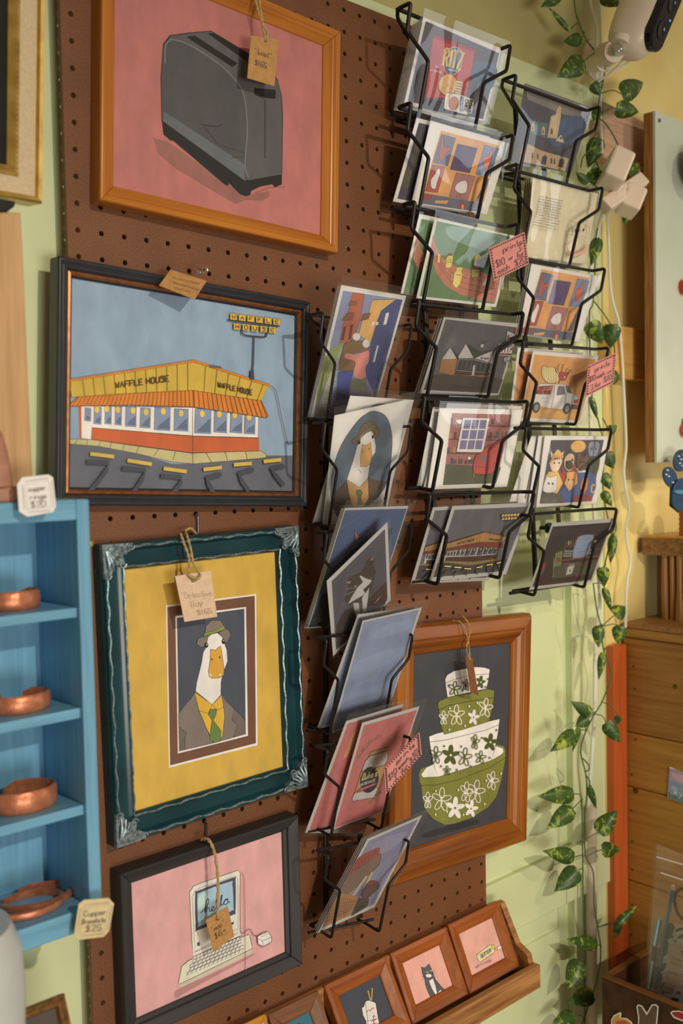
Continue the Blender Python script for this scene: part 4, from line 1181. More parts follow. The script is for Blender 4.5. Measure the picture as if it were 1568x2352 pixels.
# ---- rack C
def art(P):
    P.use('c1')
    P.f('#4c4a57', '300,190 1010,450 790,1142 160,1030').f('#7d7268', '300,200 1005,455 930,560 700,520 330,360').f('#3f5b78', '700,560 930,560 880,760 640,860 560,760', 1)
    P.f('#4a6a70', '350,575 545,620 525,770 330,705').f('#b89a70', '640,455 665,420 690,440 680,560 640,780 535,765 575,540 625,520', 0, K, 3)
    for x, y in ((380, 650), (490, 690)): P.f('#b89a70', [(x - 22, y + 40), (x - 15, y - 20), (x + 5, y - 55), (x + 25, y - 15), (x + 22, y + 50)], 0, K, 3).f('#55503f', [(x - 8, y + 30), (x, y - 20), (x + 10, y + 32)])
    P.f('#c0a880', '620,800 682,730 720,825', 0, K, 3).e('#3f5b78', 680, 772, 14, 14).f('#3b3e44', '600,905 660,915 650,975 570,955')
    P.f('#b89468', '275,840 330,830 470,900 600,940 680,960 765,990 725,1125 240,1012', 0, K, 3)
    for k in range(9): P.l('#8a6a44', 2, [(262, 868 + k * 17), (748, 1002 + k * 13)])
    for x, y in ((285, 960), (375, 955), (432, 968), (578, 1010), (610, 1018), (582, 700)): P.f('#4a4038', [(x - 10, y + 28), (x - 8, y - 20), (x, y - 38), (x + 10, y - 20), (x + 10, y + 30)], 0, '#d0b48a', 2)
    P.f('#4a4050', '470,1040 485,970 510,950 530,975 515,1055', 0, K, 3).f('#4a3a48', '645,1070 665,1000 690,985 715,1010 700,1085').f('#c0a060', '640,382 720,400 715,408 640,390')
make_print('tan stone chapel print with dark night sky', GC, C4('c1', '160,1030 790,1142 1010,450 300,190'), -0.034, art, sleeve=(0.003, 0.004, 0.003, 0.002))
def art(P):
    P.use('c1')
    random.seed(11)
    for k in range(12):
        x0, y0 = 450 - k * 6.5, 1385 + k * 27.5
        x1, y1 = x0 + 245, y0 + 52
        t = 0.0
        while t < 1:
            d = random.uniform(0.05, 0.14)
            P.l('#5a4f44', 9, [(x0 + (x1 - x0) * t, y0 + (y1 - y0) * t), (x0 + (x1 - x0) * min(1, t + d), y0 + (y1 - y0) * min(1, t + d))])
            for j in range(3):
                tt = t + d * (0.2 + 0.3 * j)
                if tt < 1: P.l('#d4c4a2', 2.5, [(x0 + (x1 - x0) * tt, y0 + (y1 - y0) * tt - 7), (x0 + (x1 - x0) * tt, y0 + (y1 - y0) * tt + 7)])
            t += d + 0.035
    P.l('#8a6f60', 4, '720,1960 700,1900 710,1820 740,1700 748,1645 800,1668 870,1660 905,1685 965,1640 945,1720 940,1800 930,1860 870,1950 790,1980 720,1960')
    P.f('#d08a78', '752,1700 775,1712 756,1735').f('#d08a78', '920,1700 945,1680 935,1730').e('#2c3038', 800, 1748, 11, 24, 8).e('#2c3038', 880, 1742, 9, 20, 8).e('#b05a4a', 842, 1750, 10, 7)
    for q in ('840,1800 700,1790', '840,1810 690,1900', '860,1800 930,1830', '860,1800 900,1880'): P.l('#8a6f60', 3, q)
    P.f('#d0886a', '712,1958 735,1975 800,1988 870,1955 930,1895 935,1925 870,1995 800,2022 730,2010', 0, '#8a5a40', 3)
    for k in range(7): P.l('#b0603a', 4, [(735 + k * 28, 1978 + (6 if k < 4 else 6 - (k - 3) * 18)), (738 + k * 28, 2005 + (6 if k < 4 else 6 - (k - 3) * 18))])
cor = C4('c1', '310,2030 940,2104 1075,1360 385,1172')
make_print('cream card with typed lines and a white cat drawing', GC, cor, -0.034, art, cream, tilt=14)
stack('typed cat', GC, cor, -0.034, 4, 0.0032, cream)
def art(P):
    P.hmap('b1', '597,1175 1118,1310 960,1900 415,1805', 'c2', '475,175 985,270 798,922 270,862')
    art_sq(P)
cor = C4('c2', '230,852 872,948 1090,250 370,118')
make_print('orange print of chicken squares, third pocket of the corner rack', GC, cor, -0.034, art)
stack('corner rack chicken squares', GC, cor, -0.034, 2, 0.0034)
def art(P):
    P.use('c2')
    P.f('#c98929', '400,1080 1050,1132 880,1782 265,1745').f('#d3983a', '300,1650 860,1700 840,1770 280,1740')
    P.f('#d9cdbb', '350,1585 375,1490 410,1420 470,1388 600,1392 735,1400 765,1440 790,1478 860,1530 866,1560 860,1645 700,1662 560,1650 350,1620', 0, K, 3)
    P.f('#b85b50', '408,1420 602,1408 572,1506 392,1497', 0, '#7a3028', 3).t('#6a2420', 9, 'BEST', (455, 1452), (560, 1446), (460, 1420)).t('#6a2420', 9, 'BED-BUG', (408, 1492), (565, 1490), (414, 1464))
    P.f('#69646a', '652,1415 712,1415 730,1500 635,1510', 0, K, 3).f('#69646a', '724,1414 752,1416 796,1496 748,1480', 0, K, 3)
    P.l('#6a5f55', 3, '615,1400 600,1530 580,1645').l('#6a5f55', 3, '735,1500 715,1655').l('#6a5f55', 3, '470,1540 560,1545').l('#6a5f55', 3, '485,1580 545,1580')
    P.f('#b03a34', '818,1562 866,1552 860,1598 820,1600').f('#55504c', '790,1612 866,1608 855,1662 790,1658').f('#55504c', '340,1588 388,1592 380,1635 345,1630')
    for x, y in ((418, 1640), (742, 1652)): P.e('#4a4644', x, y, 37, 58, 15, K, 3).e('#8a8680', x, y, 22, 38, 15, K, 2)
    P.f('#cdb070', '485,1208 530,1212 600,1215 650,1260 658,1345 610,1382 545,1380 500,1345 475,1290', 1, K, 3)
    for k in range(6): P.l('#8a7038', 3, [(500 + k * 24, 1216), (492 + k * 26, 1290), (520 + k * 20, 1376)], 1)
    P.f('#a83038', '650,1300 680,1262 720,1275 758,1268 740,1320 710,1355 665,1345', 1, K, 3).l('#e0d0c8', 6, '705,1318 722,1322').l('#e0d0c8', 6, '715,1308 712,1332').l('#8a5a30', 7, '668,1345 655,1390')
    for q in ('640,1280 605,1210', '650,1270 640,1215 660,1180', '680,1262 700,1190 712,1178', '720,1275 740,1230 755,1222', '745,1275 775,1235', '735,1300 780,1255 790,1240', '610,1240 640,1280'): P.l(K, 4, q)
make_print('orange sheet showing left of the bug van print', GC, C4('c2', '130,1770 760,1800 920,1060 225,1005'), -0.024, lambda P: P.use('c2').f('#c47a28', '245,1048 900,1090 740,1760 160,1740'), tilt=18)
make_print('white bug van print on orange', GC, C4('c2', '245,1782 905,1818 1080,1095 387,1040'), -0.034, art, tilt=18)
def art(P):
    P.use('c3')
    P.f('#4a4650', '576,280 1136,278 1006,922 455,952').f('#4a4f3c', '960,470 1090,440 1060,640 950,600', 1)
    P.e('#cf9a31', 866, 348, 80, 62, -8).l('#7a5a1c', 3, '820,330 850,318 900,328').l('#7a5a1c', 3, '830,355 905,350').l('#7a5a1c', 3, '800,385 915,380')
    P.f('#7f8498', '992,305 1085,308 1070,420 1030,452 980,435 972,370', 1).e('#4a4f60', 1008, 372, 8, 14).e('#4a4f60', 1050, 370, 8, 14)
    P.f('#3a5a8c', '820,612 950,600 1052,650 1050,780 1006,922 700,945 650,840 720,780', 0, K, 3).f('#e0d8cc', '815,600 855,575 900,600 950,600 945,620 860,625')
    P.f('#c9a039', '555,612 650,612 705,735 640,850 560,830 495,740 520,660', 0, K, 3).f('#b03129', '690,520 700,640 650,580 655,610 710,720 740,640 850,620 812,520 790,610 720,605', 1)
    P.f('#c9b092', '570,500 690,480 675,560 640,615 590,610 565,560', 1, K, 3).f('#c9b092', '572,388 608,450 575,470', 0, K, 2).f('#c9b092', '716,388 660,445 695,470', 0, K, 2)
    P.f('#c9a039', '568,520 580,470 605,425 650,378 700,440 690,478 620,470', 1, '#7a3a20', 3)
    for k in range(6): P.l('#7a2f28', 5, [(580 + k * 21, 500 - k * 3), (592 + k * 18, 440)])
    P.e('#3a3530', 608, 522, 9, 11).e('#3a3530', 660, 522, 9, 11)
    P.f('#c0a072', '720,470 760,425 808,430 822,480 800,580 765,612 720,580 710,520', 1, K, 3).e('#47423f', 765, 545, 42, 50, 0).e('#1f1c1b', 738, 515, 12, 14).e('#1f1c1b', 797, 492, 12, 14)
    P.f('#6d5242', '842,500 868,415 895,440 930,438 965,430 955,530 920,590 880,605 850,560', 1, K, 3).e('#2c2622', 882, 515, 8, 10).e('#2c2622', 922, 512, 8, 10)
    P.f('#ddd8d0', '488,815 505,720 535,655 555,675 600,668 630,655 632,760 620,815 555,838', 1, '#6a645c', 3).e('#2c2826', 548, 740, 10, 12).e('#2c2826', 590, 742, 10, 12)
    P.f('#cf9741', '738,620 790,612 852,615 850,740 765,822 712,740 735,680', 0, K, 3).e('#2c2826', 758, 700, 8, 10).e('#2c2826', 805, 700, 8, 10).l('#e8dcc8', 9, '775,715 750,760').l('#e8dcc8', 9, '782,715 790,755')
    P.f('#c9692f', '878,770 905,680 935,690 965,680 958,790 915,862 890,830', 0, K, 3).f('#e0d8cc', '895,780 925,770 915,855 892,830')
    P.t('#c99a3a', 15, 'C', (995, 835), (1025, 830), (1005, 755)).f('#58544c', '480,842 610,838 690,860 705,946 455,952').f('#8a3036', '790,938 830,870 900,850 1000,870 1006,925')
make_print('striped white sheet far left behind the animal portrait print', GC, C4('c3', '110,1010 850,965 1080,235 370,235'), -0.024, lambda P: P.use('c3').f('#55524c', '425,275 437,275 310,900 295,900'), tilt=9)
make_print('narrow white sheet directly left of the animal portrait print', GC, C4('c3', '330,1000 960,955 1120,238 445,236'), -0.029, tilt=9)
make_print('group portrait of dressed cats and dogs print', GC, C4('c3', '420,996 1056,950 1195,240 510,234'), -0.034, art, tilt=9)
def art(P):
    P.use('c3')
    P.f('#3d3532', '595,1198 1216,1152 1000,1762 378,1834').f('#4a3a36', '600,1220 1180,1180 1150,1260 570,1300').f('#4b2a28', '440,1700 1010,1680 990,1762 378,1834')
    P.f('#a94534', '855,1300 1048,1270 1010,1340 950,1520 800,1535').f('#8fa3b9', '868,1312 1022,1290 995,1400 960,1500 808,1525', 1).l('#6a7a8a', 6, '860,1470 940,1455')
    P.l('#9c4a32', 16, '690,1555 850,1535 1095,1505').l('#9c4a32', 8, '715,1440 745,1350').l('#9c4a32', 8, '740,1410 840,1390').l('#9c4a32', 8, '1040,1440 1110,1428')
    for r in range(3):
        for k in range(7): P.f('#cfc6ba', [(718 - r * 8 + k * 13, 1465 + r * 26), (726 - r * 8 + k * 13, 1464 + r * 26), (722 - r * 8 + k * 13, 1446 + r * 26 + r * 0), (716 - r * 8 + k * 13, 1447 + r * 26)])
    for k, cc in enumerate(('#d8d0c4', '#b8862c', '#3f6a58', '#b03a34')): P.f(cc, [(752 + k * 24, 1388 - k * 3), (766 + k * 24, 1386 - k * 3), (768 + k * 24, 1348 - k * 3), (758 + k * 24, 1345 - k * 3)])
    P.f('#5a5a41', '600,1590 1062,1548 1000,1700 585,1745').f('#6f8f3c', '628,1475 692,1455 672,1605 600,1625', 0, '#c9a63a', 5).e('#b03a34', 650, 1545, 28, 22)
    P.f('#d8d0c0', '752,1620 822,1604 792,1695 730,1708').f('#3a3530', '765,1670 772,1640 785,1668').f('#8a8a3c', '765,1590 830,1580 822,1602 760,1612')
    P.f('#a82f35', '468,1605 512,1578 492,1678 448,1672', 1)
    for x, y in ((735, 1585), (848, 1580), (945, 1575), (1040, 1555), (840, 1712)): P.f('#a82f35', [(x - 22, y), (x + 22, y - 6), (x + 8, y + 16), (x - 8, y + 16)])
    for x, y in ((1040, 1350), (1010, 1450), (1000, 1480)): P.e('#c9a63a', x, y, 20, 14, 30)
    P.l('#cfc6ba', 4, '470,1680 445,1755').l('#cfc6ba', 3, '595,1730 600,1520')
make_print('dark bar room print with blue mirror, lowest pocket of the corner rack', GC, C4('c3', '345,1870 1012,1782 1240,1110 590,1160'), -0.034, art, sleeve=(0.003, 0.005, 0.016, 0.003))

# ---- handwritten pink price cards clipped to the wires
pinkcard = paint('dusty_pink_card', '#c98072', '#c0766a', 120, 0.75)
def pink(label, cn, s, y, lines, n=(-0.45, -0.9, 0.0)):
    c = [CR[cn](p) for p in pts(s)]
    o = U(c[0], y=y)
    t, P, q = quad_card('price_card', label, 'sign', c, o, n, 0.0016, pinkcard, group='pink print price cards')
    P.use(cn)
    bl, br, tr, tl = pts(s)
    def B(u, v):
        return (bl[0] * (1 - u) * (1 - v) + br[0] * u * (1 - v) + tr[0] * u * v + tl[0] * (1 - u) * v, bl[1] * (1 - u) * (1 - v) + br[1] * u * (1 - v) + tr[1] * u * v + tl[1] * (1 - u) * v)
    for k in range(16):
        for u, v in (((k + 0.7) / 16.4, 0.06), ((k + 0.7) / 16.4, 0.94)): P.e('#4a2c30', *B(u, v), 8, 8, 0, n=10)
    for k in range(11):
        for u, v in ((0.05, (k + 1) / 12), (0.95, (k + 1) / 12)): P.e('#4a2c30', *B(u, v), 8, 9, 0, n=10)
    for txt, u0, v0, u1, h in lines:
        P.t('#4a2c30', 4.6, txt, B(u0, v0), B(u1, v0), B(u0, v0 + h))
    P.build('lettering', t)
pink('pink price card below the mustard race print', 'b2', '1075,805 1390,650 1350,362 1025,510', -0.086,
    [('prints', 0.36, 0.68, 0.90, 0.16), ('3', 0.76, 0.50, 0.84, 0.17), ('$10', 0.12, 0.34, 0.36, 0.20), ('or', 0.48, 0.38, 0.60, 0.12), ('for', 0.70, 0.32, 0.90, 0.17), ('each', 0.14, 0.13, 0.46, 0.16), ('$20', 0.62, 0.12, 0.92, 0.17)])
pink('pink price card beside the bug van print', 'c2', '945,1530 1240,1382 1265,1060 965,1200', -0.086,
    [('prints', 0.28, 0.68, 0.80, 0.16), ('$10', 0.08, 0.42, 0.30, 0.18), ('each', 0.36, 0.42, 0.64, 0.15), ('or', 0.74, 0.42, 0.90, 0.12), ('3 for', 0.16, 0.14, 0.52, 0.17), ('$20', 0.62, 0.18, 0.88, 0.17)])
pink('pink price card beside the mayonnaise print', 'a3', '805,960 1130,600 1110,400 790,725', -0.092,
    [('prints', 0.34, 0.66, 0.84, 0.18), ('$10', 0.10, 0.36, 0.32, 0.22), ('each', 0.38, 0.38, 0.66, 0.17), ('or', 0.76, 0.40, 0.90, 0.13), ('3', 0.24, 0.12, 0.31, 0.2), ('for', 0.44, 0.12, 0.62, 0.18), ('$20', 0.68, 0.14, 0.94, 0.2)])

# ================================================================ LEDGE WITH SMALL FRAMES
rust = wood('worn_cedar', '#a8743f', '#75451f', 'x', 30, 0.5, 0.3)
TY = -0.012
def lean(corners, y_top):
    """plane of a small frame leaning back in the ledge: top on the wall side, foot at the lip"""
    bl, br, tr, tl = corners
    a = U(tl, y=y_top)
    b = U(bl, x=a.x)
    up = (a - b).normalized()
    n = Vector((0, -up.z, up.y))
    if n.y > 0: n = -n
    c = [on_plane(p, a, n) for p in corners]
    ex = ((c[1] - c[0]) + (c[2] - c[3])); W = ex.length / 2
    ez = ((c[3] - c[0]) + (c[2] - c[1])); H = ez.length / 2
    ex = Vector((1, 0, 0))
    ez = up
    m = (c[0] + c[1] + c[2] + c[3]) / 4
    return m - ex * W / 2 - ez * H / 2, ex, ez, n, W, H
small = wood('russet_frame_wood', '#96501c', '#7a3a12', 'x', 20, 0.32)
small_z = wood('russet_frame_wood_upright', '#96501c', '#7a3a12', 'z', 20, 0.32)
dull = wood('brown_frame_wood', '#7d5030', '#63391f', 'x', 26, 0.5)
dull_z = wood('brown_frame_wood_upright', '#7d5030', '#63391f', 'z', 26, 0.5)
gold_x = wood('golden_frame_wood', '#b87a22', '#9a5e16', 'x', 16, 0.35)
SM = [(0, 0), (0, 0.012), (0.001, 0.013), (0.006, 0.0125), (0.016, 0.0095), (0.0178, 0.0085), (0.0178, 0)]
floor_z = None
def small_frame(label, corners, art, ma, mb, back=TY):
    o, ex, ez, n, W, H = lean(corners, back)
    o = o - n * 0.013
    t = thing('small_framed_picture', label, 'picture', o + ex * W / 2, 'small frames on the ledge')
    rails(t, o, ex, ez, n, W, H, SM, ma, bev=0.0006, mats={1: mb, 3: mb})
    mbd, cl = board(o, ex, ez, n, W, H, 0.015, 0.007)
    bk = mbd.build('backing', plain('grey_card', '#8a8378', 0.8), t)
    P = Pic(cl[0] + n * 0.0001, n, cl)
    P.par = bk
    art(P.use('tray'))
    P.build('picture', t)
    return o, n
BIG = '-3000,-3000 5000,-3000 5000,5000 -3000,5000'
def art(P):
    P.f('#d59a88', BIG).f('#a8776c', '1188,492 1240,468 1262,455 1272,468 1225,482 1200,502', 1)
    P.f('#d6c78f', '1195,432 1212,420 1268,380 1278,382 1290,412 1280,425 1215,470 1205,462', 0, K, 2.5).l(K, 2, '1200,425 1205,435 1285,392').t('#3a4048', 3.5, 'BUTTER', (1222, 450), (1272, 416), (1217, 434))
    P.f('#d3b548', '1272,385 1282,378 1290,398 1280,404', 0, K, 2).f('#d3b548', '1290,402 1305,394 1310,402 1296,412', 0, K, 2).f('#d8d0c0', '1302,396 1318,386 1328,392 1318,402 1308,408', 1, K, 2)
small_frame('small wood frame with a butter packet on pink, right end of the ledge', [(1080, 2285.7), (1196, 2216.5), (1142.6, 2069), (1028.8, 2122.8)], art, small, small_z)
def art(P):
    P.f('#d99b87', BIG).f('#a5756b', '912,705 925,680 960,668 1010,645 1055,626 1045,640 1000,655 985,680 940,690', 1)
    P.f('#4f4f53', '912,495 930,500 952,478 964,505 976,540 985,560 1010,590 1028,610 1020,638 995,642 985,640 968,668 962,655 945,620 933,585 930,560 918,530', 0, K, 2.5)
    P.f('#dcd6cc', '950,566 972,553 985,590 996,640 985,640 965,605', 0, K, 2).e('#dcd6cc', 950, 540, 15, 9).e('#a89a40', 942, 522, 7, 4).e('#a89a40', 963, 515, 7, 4).f('#dcd6cc', '997,628 1010,612 1020,625 1000,642').f('#dcd6cc', '962,655 985,648 988,658 970,668')
    for q in ('935,540 915,545', '935,545 918,558', '965,525 980,515', '965,530 982,528'): P.l(K, 2, q)
small_frame('small wood frame with a grey and white cat on pink', [(948, 2352), (1077.9, 2285.7), (1024, 2125), (897, 2192)], art, small, small_z)
def art(P):
    P.f('#3a3c42', BIG).l('#c79b3d', 5, '638,616 645,645 654,675').l('#c79b3d', 5, '660,604 658,640 656,675')
    P.f('#dcd6cf', '605,705 615,700 625,672 640,666 660,672 678,680 690,755 708,830 640,830 625,770 612,745', 0, K, 3).l(K, 2, '622,775 650,770 690,760').l(K, 2, '625,680 632,740 640,800')
    P.l('#b0283c', 4, '632,728 640,715 650,722 658,708 672,706').f('#b0283c', '660,752 668,742 676,750').l('#b0283c', 4, '666,750 668,800').l('#b0283c', 4, '655,775 680,765').l('#b0283c', 4, '658,790 682,782')
small_frame('small wood frame with a white takeout box and chopsticks on charcoal', [(803, 2432), (946, 2352), (888, 2194), (745, 2263)], art, small, small_z)
def art(P):
    P.f('#2b6672', BIG).e(K, 285, 790, 10, 6)
small_frame('small brown frame with a teal picture, cut off by the bottom edge', [(672, 2502), (785, 2440), (732, 2272), (616, 2330)], art, dull, dull_z)
o5, n5 = small_frame('small golden wood frame at the left end of the ledge', [(535, 2560), (667, 2505), (611, 2330), (480, 2385)], lambda P: P.f('#3a3c42', BIG), gold_x, gold_x)
# the ledge itself
xe = U((1148, 2070), y=-0.004).x
ft = U((1238, 2217), x=xe)
fb = U((1234, 2268), x=xe)
bt = U((1146, 2066), x=xe - 0.001)
led = thing('picture_ledge', 'rustic wooden ledge holding small framed pictures below the pegboard', 'shelf', (xe - 0.3, -0.04, fb.z))
x0 = -0.02
MB().obox((x0, -0.004, fb.z), (xe - x0, 0, 0), (0, -0.006, 0), (0, 0, bt.z - fb.z)).build('back_board', rust, led, False, 0.001)
MB().obox((x0, ft.y, fb.z), (xe - x0 + 0.003, 0, 0), (0, 0.011, 0), (0, 0, ft.z - fb.z)).build('front_lip', rust, led, False, 0.0015)
MB().obox((x0, ft.y + 0.011, fb.z), (xe - x0, 0, 0), (0, -0.010 - ft.y - 0.011, 0), (0, 0, 0.006)).build('base_board', rust, led)
prof = [(bt.y, bt.z), (bt.y - 0.008, bt.z - 0.001), (-0.026, bt.z - 0.028), (-0.038, bt.z - 0.050), (ft.y + 0.014, ft.z + 0.012), (ft.y + 0.011, ft.z), (ft.y + 0.011, fb.z), (bt.y, fb.z)]
MB().prism([(xe - 0.008, y, z) for y, z in prof], (0.010, 0, 0)).build('end_bracket', rust, led, False, 0.001)

# ================================================================ LEFT SIDE
blue = wood('blue_painted_wood', '#6896a8', '#588698', 'z', 30, 0.45, 0.2)
SY, SB = -0.092, -0.012
tr_ = U((205, 1146), y=SY)
xr, zt = tr_.x, tr_.z
zb = U((238, 2122), y=SY).z
sh = thing('display_shelf', 'blue painted wall shelf holding copper bracelets', 'shelf', (xr - 0.18, SB, zb))
xl = xr - 0.36
MB().box(xr - 0.0125, xr, SY, SB + 0.008, zb, zt).build('side_panel', blue, sh, False, 0.0015)
MB().box(xl, xl + 0.0125, SY, SB + 0.008, zb, zt).build('side_panel', blue, sh, False, 0.0015)
MB().box(xl, xr - 0.0125, SB, SB + 0.008, zb, zt).build('back_panel', blue, sh)
blue_x = wood('blue_painted_wood_level', '#6896a8', '#588698', 'x', 30, 0.45, 0.2)
MB().box(xl + 0.0125, xr - 0.0125, SY, SB, zt - 0.018, zt).build('top_board', blue_x, sh, False, 0.0015)
MB().box(xl + 0.0125, xr - 0.0125, SY, SB, zb, zb + 0.020).build('bottom_board', blue_x, sh, False, 0.0015)
SZ = []
for p0, p1 in (((172, 1396), (172, 1419)), ((183, 1626), (183, 1650)), ((193, 1848), (193, 1871))):
    a, b = U(p0, y=-0.087).z, U(p1, y=-0.087).z
    SZ.append(a)
    MB().box(xl + 0.0125, xr - 0.0125, -0.087, SB, b, a).build('shelf_board', blue_x, sh, False, 0.001)
SZ.append(zb + 0.020)
copper = paint('hammered_copper', '#c47a54', '#a85f3c', 160, 0.36, 0.5, metal=0.45)
def cuff(label, c, R, h, t, a0, a1, flare=0.0):
    """open band bracelet lying on a shelf"""
    n = 40
    m = MB()
    v, f = [], []
    for i in range(n + 1):
        a = math.radians(a0 + (a1 - a0) * i / n)
        e = min(1.0, min(i, n - i) / 3.0)
        hh = h * (0.55 + 0.45 * e)
        d = Vector((math.cos(a) * 1.15, math.sin(a) * 0.85, 0))
        zz = (h - hh) / 2
        for r, z in ((R, zz), (R + t, zz + hh * 0.12), (R + t * 1.25, zz + hh * 0.5), (R + t, zz + hh * 0.88), (R, zz + hh), (R - t * 0.2, zz + hh * 0.5)):
            v.append(c + d * r + Vector((0, 0, z)))
    for i in range(n):
        for j in range(6):
            f.append((i * 6 + j, i * 6 + (j + 1) % 6, (i + 1) * 6 + (j + 1) % 6, (i + 1) * 6 + j))
    f.append((5, 4, 3, 2, 1, 0)); f.append(tuple(n * 6 + j for j in range(6)))
    o = m.add(v, f).build('copper_bracelet', copper, None, True)
    bmf = bmesh.new(); bmf.from_mesh(o.data); bmesh.ops.recalc_face_normals(bmf, faces=bmf.faces); bmf.to_mesh(o.data); bmf.free()
    return tag(o, label, 'bracelet', 'copper bracelets on the blue shelf')
def shelf_pt(px, k, y):
    p = U(px, y=y)
    return Vector((p.x, y, SZ[k]))
cuff('wide copper cuff on the top level of the blue shelf', shelf_pt((30, 1390), 0, -0.052), 0.019, 0.017, 0.0018, -235, 55)
cuff('stepped copper cuff on the second level of the blue shelf', shelf_pt((45, 1615), 1, -0.055), 0.022, 0.016, 0.0018, -250, 65)
cuff('curled open copper cuff on the third level of the blue shelf', shelf_pt((55, 1850), 2, -0.055), 0.024, 0.019, 0.0018, -200, 110)
cuff('thin round copper bangle in front, lowest level of the blue shelf', shelf_pt((62, 2075), 3, -0.056), 0.026, 0.007, 0.003, -200, 115)
cuff('thin copper bangle behind, lowest level of the blue shelf', shelf_pt((85, 2055), 3, -0.046), 0.026, 0.007, 0.003, -190, 105)
whitetag = paint('white_card', '#e2d8cc', '#dad0c4', 120, 0.7)
creamtag = paint('cream_card', '#cdb585', '#c4ab78', 120, 0.7)
def octo(label, cn, s, y, n, lines, mat, box):
    c = [CR[cn](p) for p in pts(s)]
    o = U(c[0], y=y)
    nn = Vector(n).normalized()
    q = [on_plane(p, o, nn) for p in c]
    t = thing('shelf_tag', label, 'tag', q[-1])
    cd0 = MB().prism([p - nn * 0.0012 for p in q], nn * 0.0012).build('card', mat, t)
    P = Pic(q[0] + nn * 0.0001, nn, q)
    P.par = cd0
    P.use(cn)
    b = pts(box)
    def B(u, v):
        return (b[0][0] * (1 - u) * (1 - v) + b[1][0] * u * (1 - v) + b[2][0] * u * v + b[3][0] * (1 - u) * v, b[0][1] * (1 - u) * (1 - v) + b[1][1] * u * (1 - v) + b[2][1] * u * v + b[3][1] * (1 - u) * v)
    k = (b[1][0] - b[0][0]) / 300.0
    P.l('#8a7c70', 4 * k, [B(0, 0), B(1, 0), B(1, 1), B(0, 1), B(0, 0)])
    for i in range(11):
        u = (i + 0.5) / 11
        for a, d in (((u, -0.12), 0), ((u, 1.12), 0), ((-0.12, u), 1), ((1.12, u), 1)):
            P.e(None, *B(*a), 11 * k, 11 * k, 0, '#9a8c80', 3 * k, 10)
    for txt, u0, v0, u1, h in lines: P.t('#6a5c50', 8 * k, txt, B(u0, v0), B(u1, v0), B(u0, v0 + h))
    P.build('lettering', t)
octo('white eight sided price tag on the top corner of the blue shelf', 'l1', '310,1240 560,1395 1330,1260 1420,1080 1330,220 1200,130 400,215 250,430', -0.102, (-0.25, -1, 0),
    [('copper', 0.12, 0.70, 0.85, 0.2), ('rings', 0.16, 0.38, 0.85, 0.2), ('$20', 0.16, 0.06, 0.80, 0.22)], whitetag, '560,1170 1260,1120 1200,330 500,430')
octo('cream eight sided price tag on the bottom corner of the blue shelf', 'l3', '885,1285 950,1345 1240,1310 1305,1240 1362,915 1300,848 1005,870 940,920', -0.102, (-0.25, -1, 0),
    [('Copper', 0.06, 0.66, 0.94, 0.22), ('Bracelets', 0.02, 0.36, 0.96, 0.2), ('$25', 0.2, 0.05, 0.85, 0.22)], creamtag, '955,1265 1250,1235 1300,935 1000,965')

# gold framed picture, upper left
gold = paint('gold_leaf', '#c09a50', '#a07832', 60, 0.32, metal=0.6)
linen = paint('linen_liner', '#c4ab84', '#b89c74', 400, 0.9, 0.3)
GY = -0.045
br_ = U((100, 459), y=GY)
go = Vector((br_.x - 0.40, 0.022, br_.z))
X, Zv = Vector((1, 0, 0)), Vector((0, 0, 1))
LT = math.radians(6)
ZG = Vector((0, -math.sin(LT), math.cos(LT))); NG = Vector((0, -math.cos(LT), -math.sin(LT)))      # hung from a wire, top leaning out
go = Vector((br_.x - 0.40, GY + 0.030, br_.z))
gf = thing('framed_painting', 'dark painting in a gold frame with linen liner, upper left corner', 'picture', (go.x + 0.2, go.y, go.z))
rails(gf, go, X, ZG, NG, 0.40, 0.50, [(0, 0), (0, 0.027), (0.0015, 0.030), (0.0045, 0.029), (0.006, 0.025), (0.006, 0)], gold, 'gold_rail', 0.0)
rails(gf, go + X * 0.006 + ZG * 0.006, X, ZG, NG, 0.388, 0.488, [(0, 0), (0, 0.025), (0.0145, 0.022), (0.0145, 0)], linen, 'linen_liner', 0.0)
rails(gf, go + X * 0.0205 + ZG * 0.0205, X, ZG, NG, 0.359, 0.459, [(0, 0), (0, 0.023), (0.003, 0.024), (0.009, 0.019), (0.009, 0)], gold, 'gold_slip', 0.0)
MB().obox(go + X * 0.024 + ZG * 0.024 + NG * 0.012, X * 0.352, ZG * 0.452, NG * 0.004).build('dark_canvas', paint('dark_canvas', '#221e1c', '#1a1716', 30, 0.7, spec=0.2), gf)
m = MB()
for k in range(60):
    m.lathe(go + X * (0.40 - 0.0222) + ZG * (0.023 + k * 0.0045) + NG * 0.0235, NG, [(0.0015, 0), (0.001, 0.001), (0.0003, 0.0013)], 6)
m.build('beading', gold, gf)
MB().box(go.x + 0.15, go.x + 0.25, go.y, WALLY, go.z + 0.03, go.z + 0.045).build('wall_spacer', wire, gf)
bl_ = thing('hanging_bracket', 'black bracket end just under the gold frame', 'bracket', U((10, 470), y=-0.06))
MB().prism([U(p, y=-0.06) for p in ((-30, 452), (36, 462), (34, 474), (18, 486), (-30, 488))], (0, 0.02, 0)).build('plate', wire, bl_, False, 0.001)
